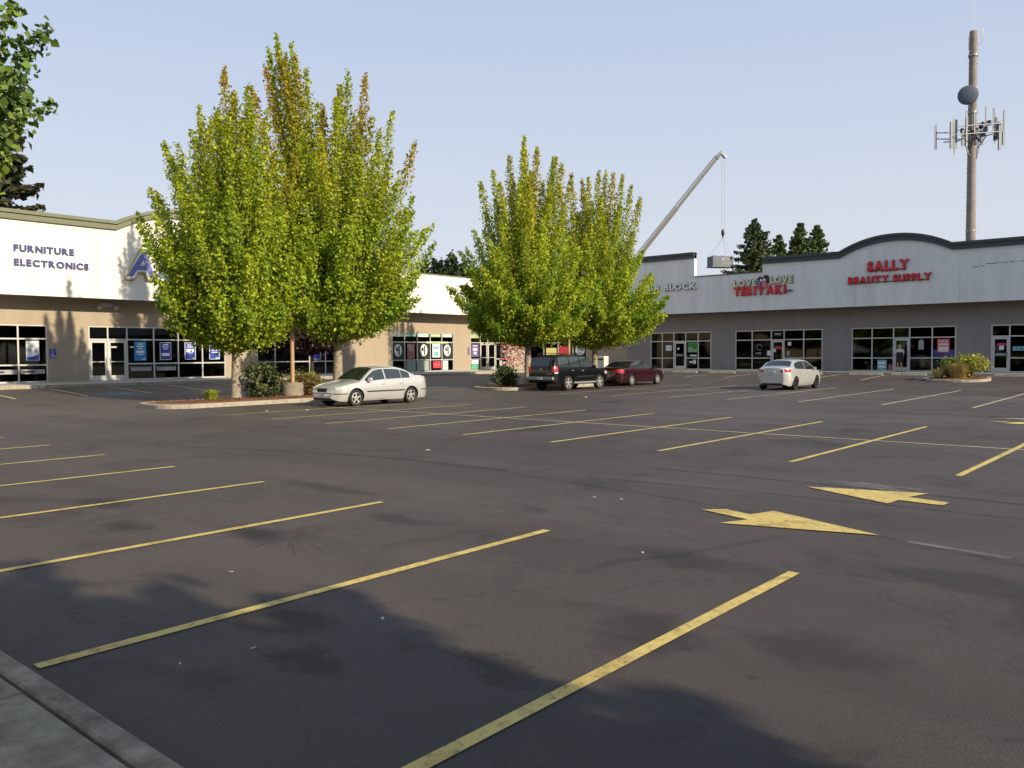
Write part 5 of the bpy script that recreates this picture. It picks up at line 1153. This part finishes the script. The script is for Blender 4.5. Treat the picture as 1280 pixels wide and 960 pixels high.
# antenna platform: (right, front) positions and heights
b = MB()
for (p, q) in [((-.3, 0, 27.0), (-4.7, .6, 26.95)), ((-.3, .2, 28.0), (-2.6, 1.6, 27.7)), ((-2.6, .8, 27.65), (-4.7, .6, 27.65)), ((.3, 0, 28.2), (1.7, -.6, 28.7)), ((.3, .2, 27.1), (2.5, 1.2, 27.5)), ((.3, .1, 25.5), (1.6, .3, 27.4)), ((-.4, .1, 25.3), (-1.3, .4, 26.9)), ((-3.0, 1.9, 27.1), (2.6, 1.8, 27.5)), ((-2.6, -1.6, 27.1), (2.6, -2.0, 27.6)), ((-2.6, 1.8, 28.1), (2.9, 1.7, 28.5)), ((.6, 0, 28.9), (2.9, -.3, 29.5))]:
    b.tube([TP(*p), TP(*q)], .07, 6)
b.tube([TP(-.4, .3, 25.0), TP(-.75, .4, 25.5), TP(-.85, .4, 26.8)], .06, 5); b.build('platform_beam', MA['steel'], tw)
ants = [(-4.7, .6, 25.7, 28.6, .20), (-3.35, 1.6, 25.6, 28.7, .34), (-2.9, 1.4, 25.0, 29.1, .12), (-2.5, 1.0, 25.7, 29.1, .30), (-1.65, 1.8, 26.9, 29.9, .16), (-1.1, .8, 26.0, 29.5, .30), (-.6, 1.6, 27.6, 29.8, .22), (-1.75, 1.2, 26.0, 27.9, .3),
        (1.55, .2, 27.8, 30.9, .14), (1.9, 1.2, 27.6, 30.4, .16), (2.5, 1.4, 25.4, 28.8, .30), (2.7, .2, 26.8, 29.6, .38), (2.95, -.4, 27.0, 30.2, .26), (3.25, 1.0, 26.8, 30.2, .18), (3.05, 1.3, 26.0, 27.6, .34), (2.2, -1.8, 26.8, 28.9, .34)]
for (r_, f_, z0, z1, w_) in ants:
    p = RV*r_+FV*f_; an = MB().box(-w_/2, w_/2, -.09, .09, z0, z1); o = an.build('antenna', MA['antenna'], tw, bevel=.02); o.location = (p.x, p.y, 0); o.rotation_euler.z = math.atan2(.652, .758)+random.uniform(-.5, .5)
    o2 = MB().tube([(0, -.16, z0-.4), (0, -.16, z1-.1)], .035, 5).build('antenna_mast', MA['steel'], tw); o2.location = o.location
for k in range(26):
    r_ = random.choice([-2.1, -1.6, -1.25, -.9, -.8, -.7, .7, .8, 1.2, 1.8, 2.3, 2.6, 2.8]); f_ = random.uniform(.2, 1.6); z_ = random.uniform(26.5, 28.6)+(.3 if r_ > 1 else 0); sz = random.uniform(.12, .24)
    p = RV*r_+FV*f_; o = MB().box(-sz, sz, -.12, .12, -sz*1.4, sz*1.4).build('radio_unit', MA['dish'] if k % 3 else MA['black'], tw, bevel=.03); o.location = (p.x, p.y, z_)
for k in range(10):
    a = k*.7; MB().tube([(.5*cos(a), .5*sin(a), 24.6+.2*k), (.75*cos(a+.2), .75*sin(a+.2), 26+.2*k), (.55*cos(a), .55*sin(a), 28.4)], .04, 5).build('cable', MA['black'], tw)
b = MB()
for z_, r_ in ((38.9, .9), (38.0, -.7)): b.tube([TP(0, .2, z_-.8), TP(r_, .3, z_-.4), TP(r_, .3, z_+1.2)], .05, 5)
b.tube([TP(.9, .1, 38.5), TP(.9, .1, 40.2)], .03, 5); b.tube([(0, 0, 39.9), (0, 0, 44.5)], .015, 4); b.build('top_aerial', MA['steel'], tw)

# ------------------------------------------------------------------ crane with hoisted unit
cr = empty('crane', 'telescopic crane whose pale boom rises behind the right-hand maple', 'crane', (-60.5, 72.5, 0))
tip = Vector((-44.3, 88.4, 24.6)); low = Vector((-50.2, 82.8, 14.5)); dirb = (tip-low).normalized(); base = low-dirb*((14.5-2.4)/dirb.z)
cr.location = (base.x, base.y, 0)
def CRl(v): return tuple(v-cr.location)
def boomseg(t0, t1, w_, h_, m, nm):
    p, q = base+dirb*t0, base+dirb*t1; side_ = dirb.cross(Vector((0, 0, 1))).normalized(); up_ = side_.cross(dirb)
    vs = []; 
    for e_ in (p, q):
        for (a, c) in ((-1, -.6), (-.6, -1), (.6, -1), (1, -.6), (1, 1), (-1, 1)): vs.append(CRl(e_+side_*a*w_/2+up_*c*h_/2))
    MB().add(vs, [(0, 1, 2, 3, 4, 5), (6, 7, 8, 9, 10, 11)]+[(i, (i+1) % 6, (i+1) % 6+6, i+6) for i in range(6)]).build(nm, m, cr)
TL = (tip-base).length
boomseg(0, TL*.45, .50, .54, MA['boom'], 'boom_section'); boomseg(TL*.45, TL*.72, .40, .44, MA['boom'], 'boom_section'); boomseg(TL*.72, TL*.985, .31, .34, MA['boom'], 'boom_section')
up_ = dirb.cross(Vector((0, 0, 1))).normalized().cross(dirb)
MB().tube([CRl(base+dirb*TL*.3+up_*.40), CRl(base+dirb*TL*.98+up_*.30)], .05, 5).build('hoist_line', MA['black'], cr)
hd = tip+Vector((.1, .15, -.35))
MB().tube([CRl(tip-dirb*.7), CRl(tip+dirb*.1), CRl(tip+Vector((.45, .42, -.5)))], [.24, .26, .2], 8).build('boom_head', MA['steel'], cr)
hook = Vector((-43.9, 88.3, 15.2))
for d_ in (-.12, .12): MB().tube([CRl(hook+Vector((d_, d_, 9.2))), CRl(hook+Vector((d_, d_, .4)))], .022, 4).build('hoist_rope', MA['steel'], cr)
MB().lathe([(.05, .75), (.16, .55), (.2, .2), (.1, 0), (.04, -.3)], 10).build('hook_block', MA['black'], cr).location = CRl(hook)
ldc = Vector((-44.1, 88.0, 12.25)); cr_z = math.atan2(.652, .758)+.25
for (a, c) in ((-1.1, -.6), (1.1, -.6), (1.1, .6), (-1.1, .6)):
    p = ldc+Vector((cos(cr_z)*a-sin(cr_z)*c, sin(cr_z)*a+cos(cr_z)*c, .62)); MB().tube([CRl(hook+Vector((0, 0, -.2))), CRl(p)], .015, 4).build('sling', MA['steel'], cr)
# carrier hidden behind the shops
MB().box(-4.5, 4.5, -1.3, 1.3, .9, 1.6, .05).build('chassis', MA['boom'], cr); MB().box(3.0, 4.5, -1.25, 1.25, 1.605, 2.9, .1).build('cab', MA['boom'], cr); MB().box(-2.0, 1.2, -1.2, 1.2, 1.605, 2.3, .05).build('turntable', MA['boom'], cr)
for x_ in (-3.6, -2.2, 2.2, 3.6):
    for s_ in (-1, 1): MB().lathe([(.3, -.15), (.5, -.15), (.5, .15), (.3, .15)], 18, 'y', (x_, s_*1.15, .5)).build('wheel', MA['rubber'], cr)
hv = empty('rooftop_unit', 'grey air-conditioning unit hanging from the crane slings above the roofline', 'air conditioner', ldc, cr_z)
MB().box(-1.25, 1.25, -.7, .7, -.62, .55, .02).build('casing', MA['hvac'], hv); MB().box(-1.35, 1.45, -.75, .75, -.70, -.621).build('base_rail', MA['boom'], hv)
b = MB()
for k in range(7): b.box(-.15+.19*k, -.02+.19*k, -.712, -.7005, -.45, -.1)
b.box(-.2, .3, -.715, -.7005, .0, .42); b.box(.45, .75, -.712, -.7005, .1, .38); b.build('grille_panel', MA['antenna'], hv)
for x_ in (-.6, .4): MB().lathe([(.42, .551), (.42, .64), (.38, .64), (.36, .56)], 20, 'z', (x_, 0, 0)).build('fan_ring', MA['steel'], hv)

# parts whose vertices were written in world space: shift them under their root's origin
bpy.context.view_layer.update()
world_roots = [LB, RB]+[o for o in COL.objects if o.type == 'EMPTY' and o.parent is None and o.name.split('.')[0] in ('shop_sign', 'window_poster', 'window_decal', 'wall_sign', 'emergency_light')]
for r_ in world_roots:
    for o in r_.children:
        if o.type == 'MESH': o.matrix_parent_inverse = Matrix.Translation(-r_.location)
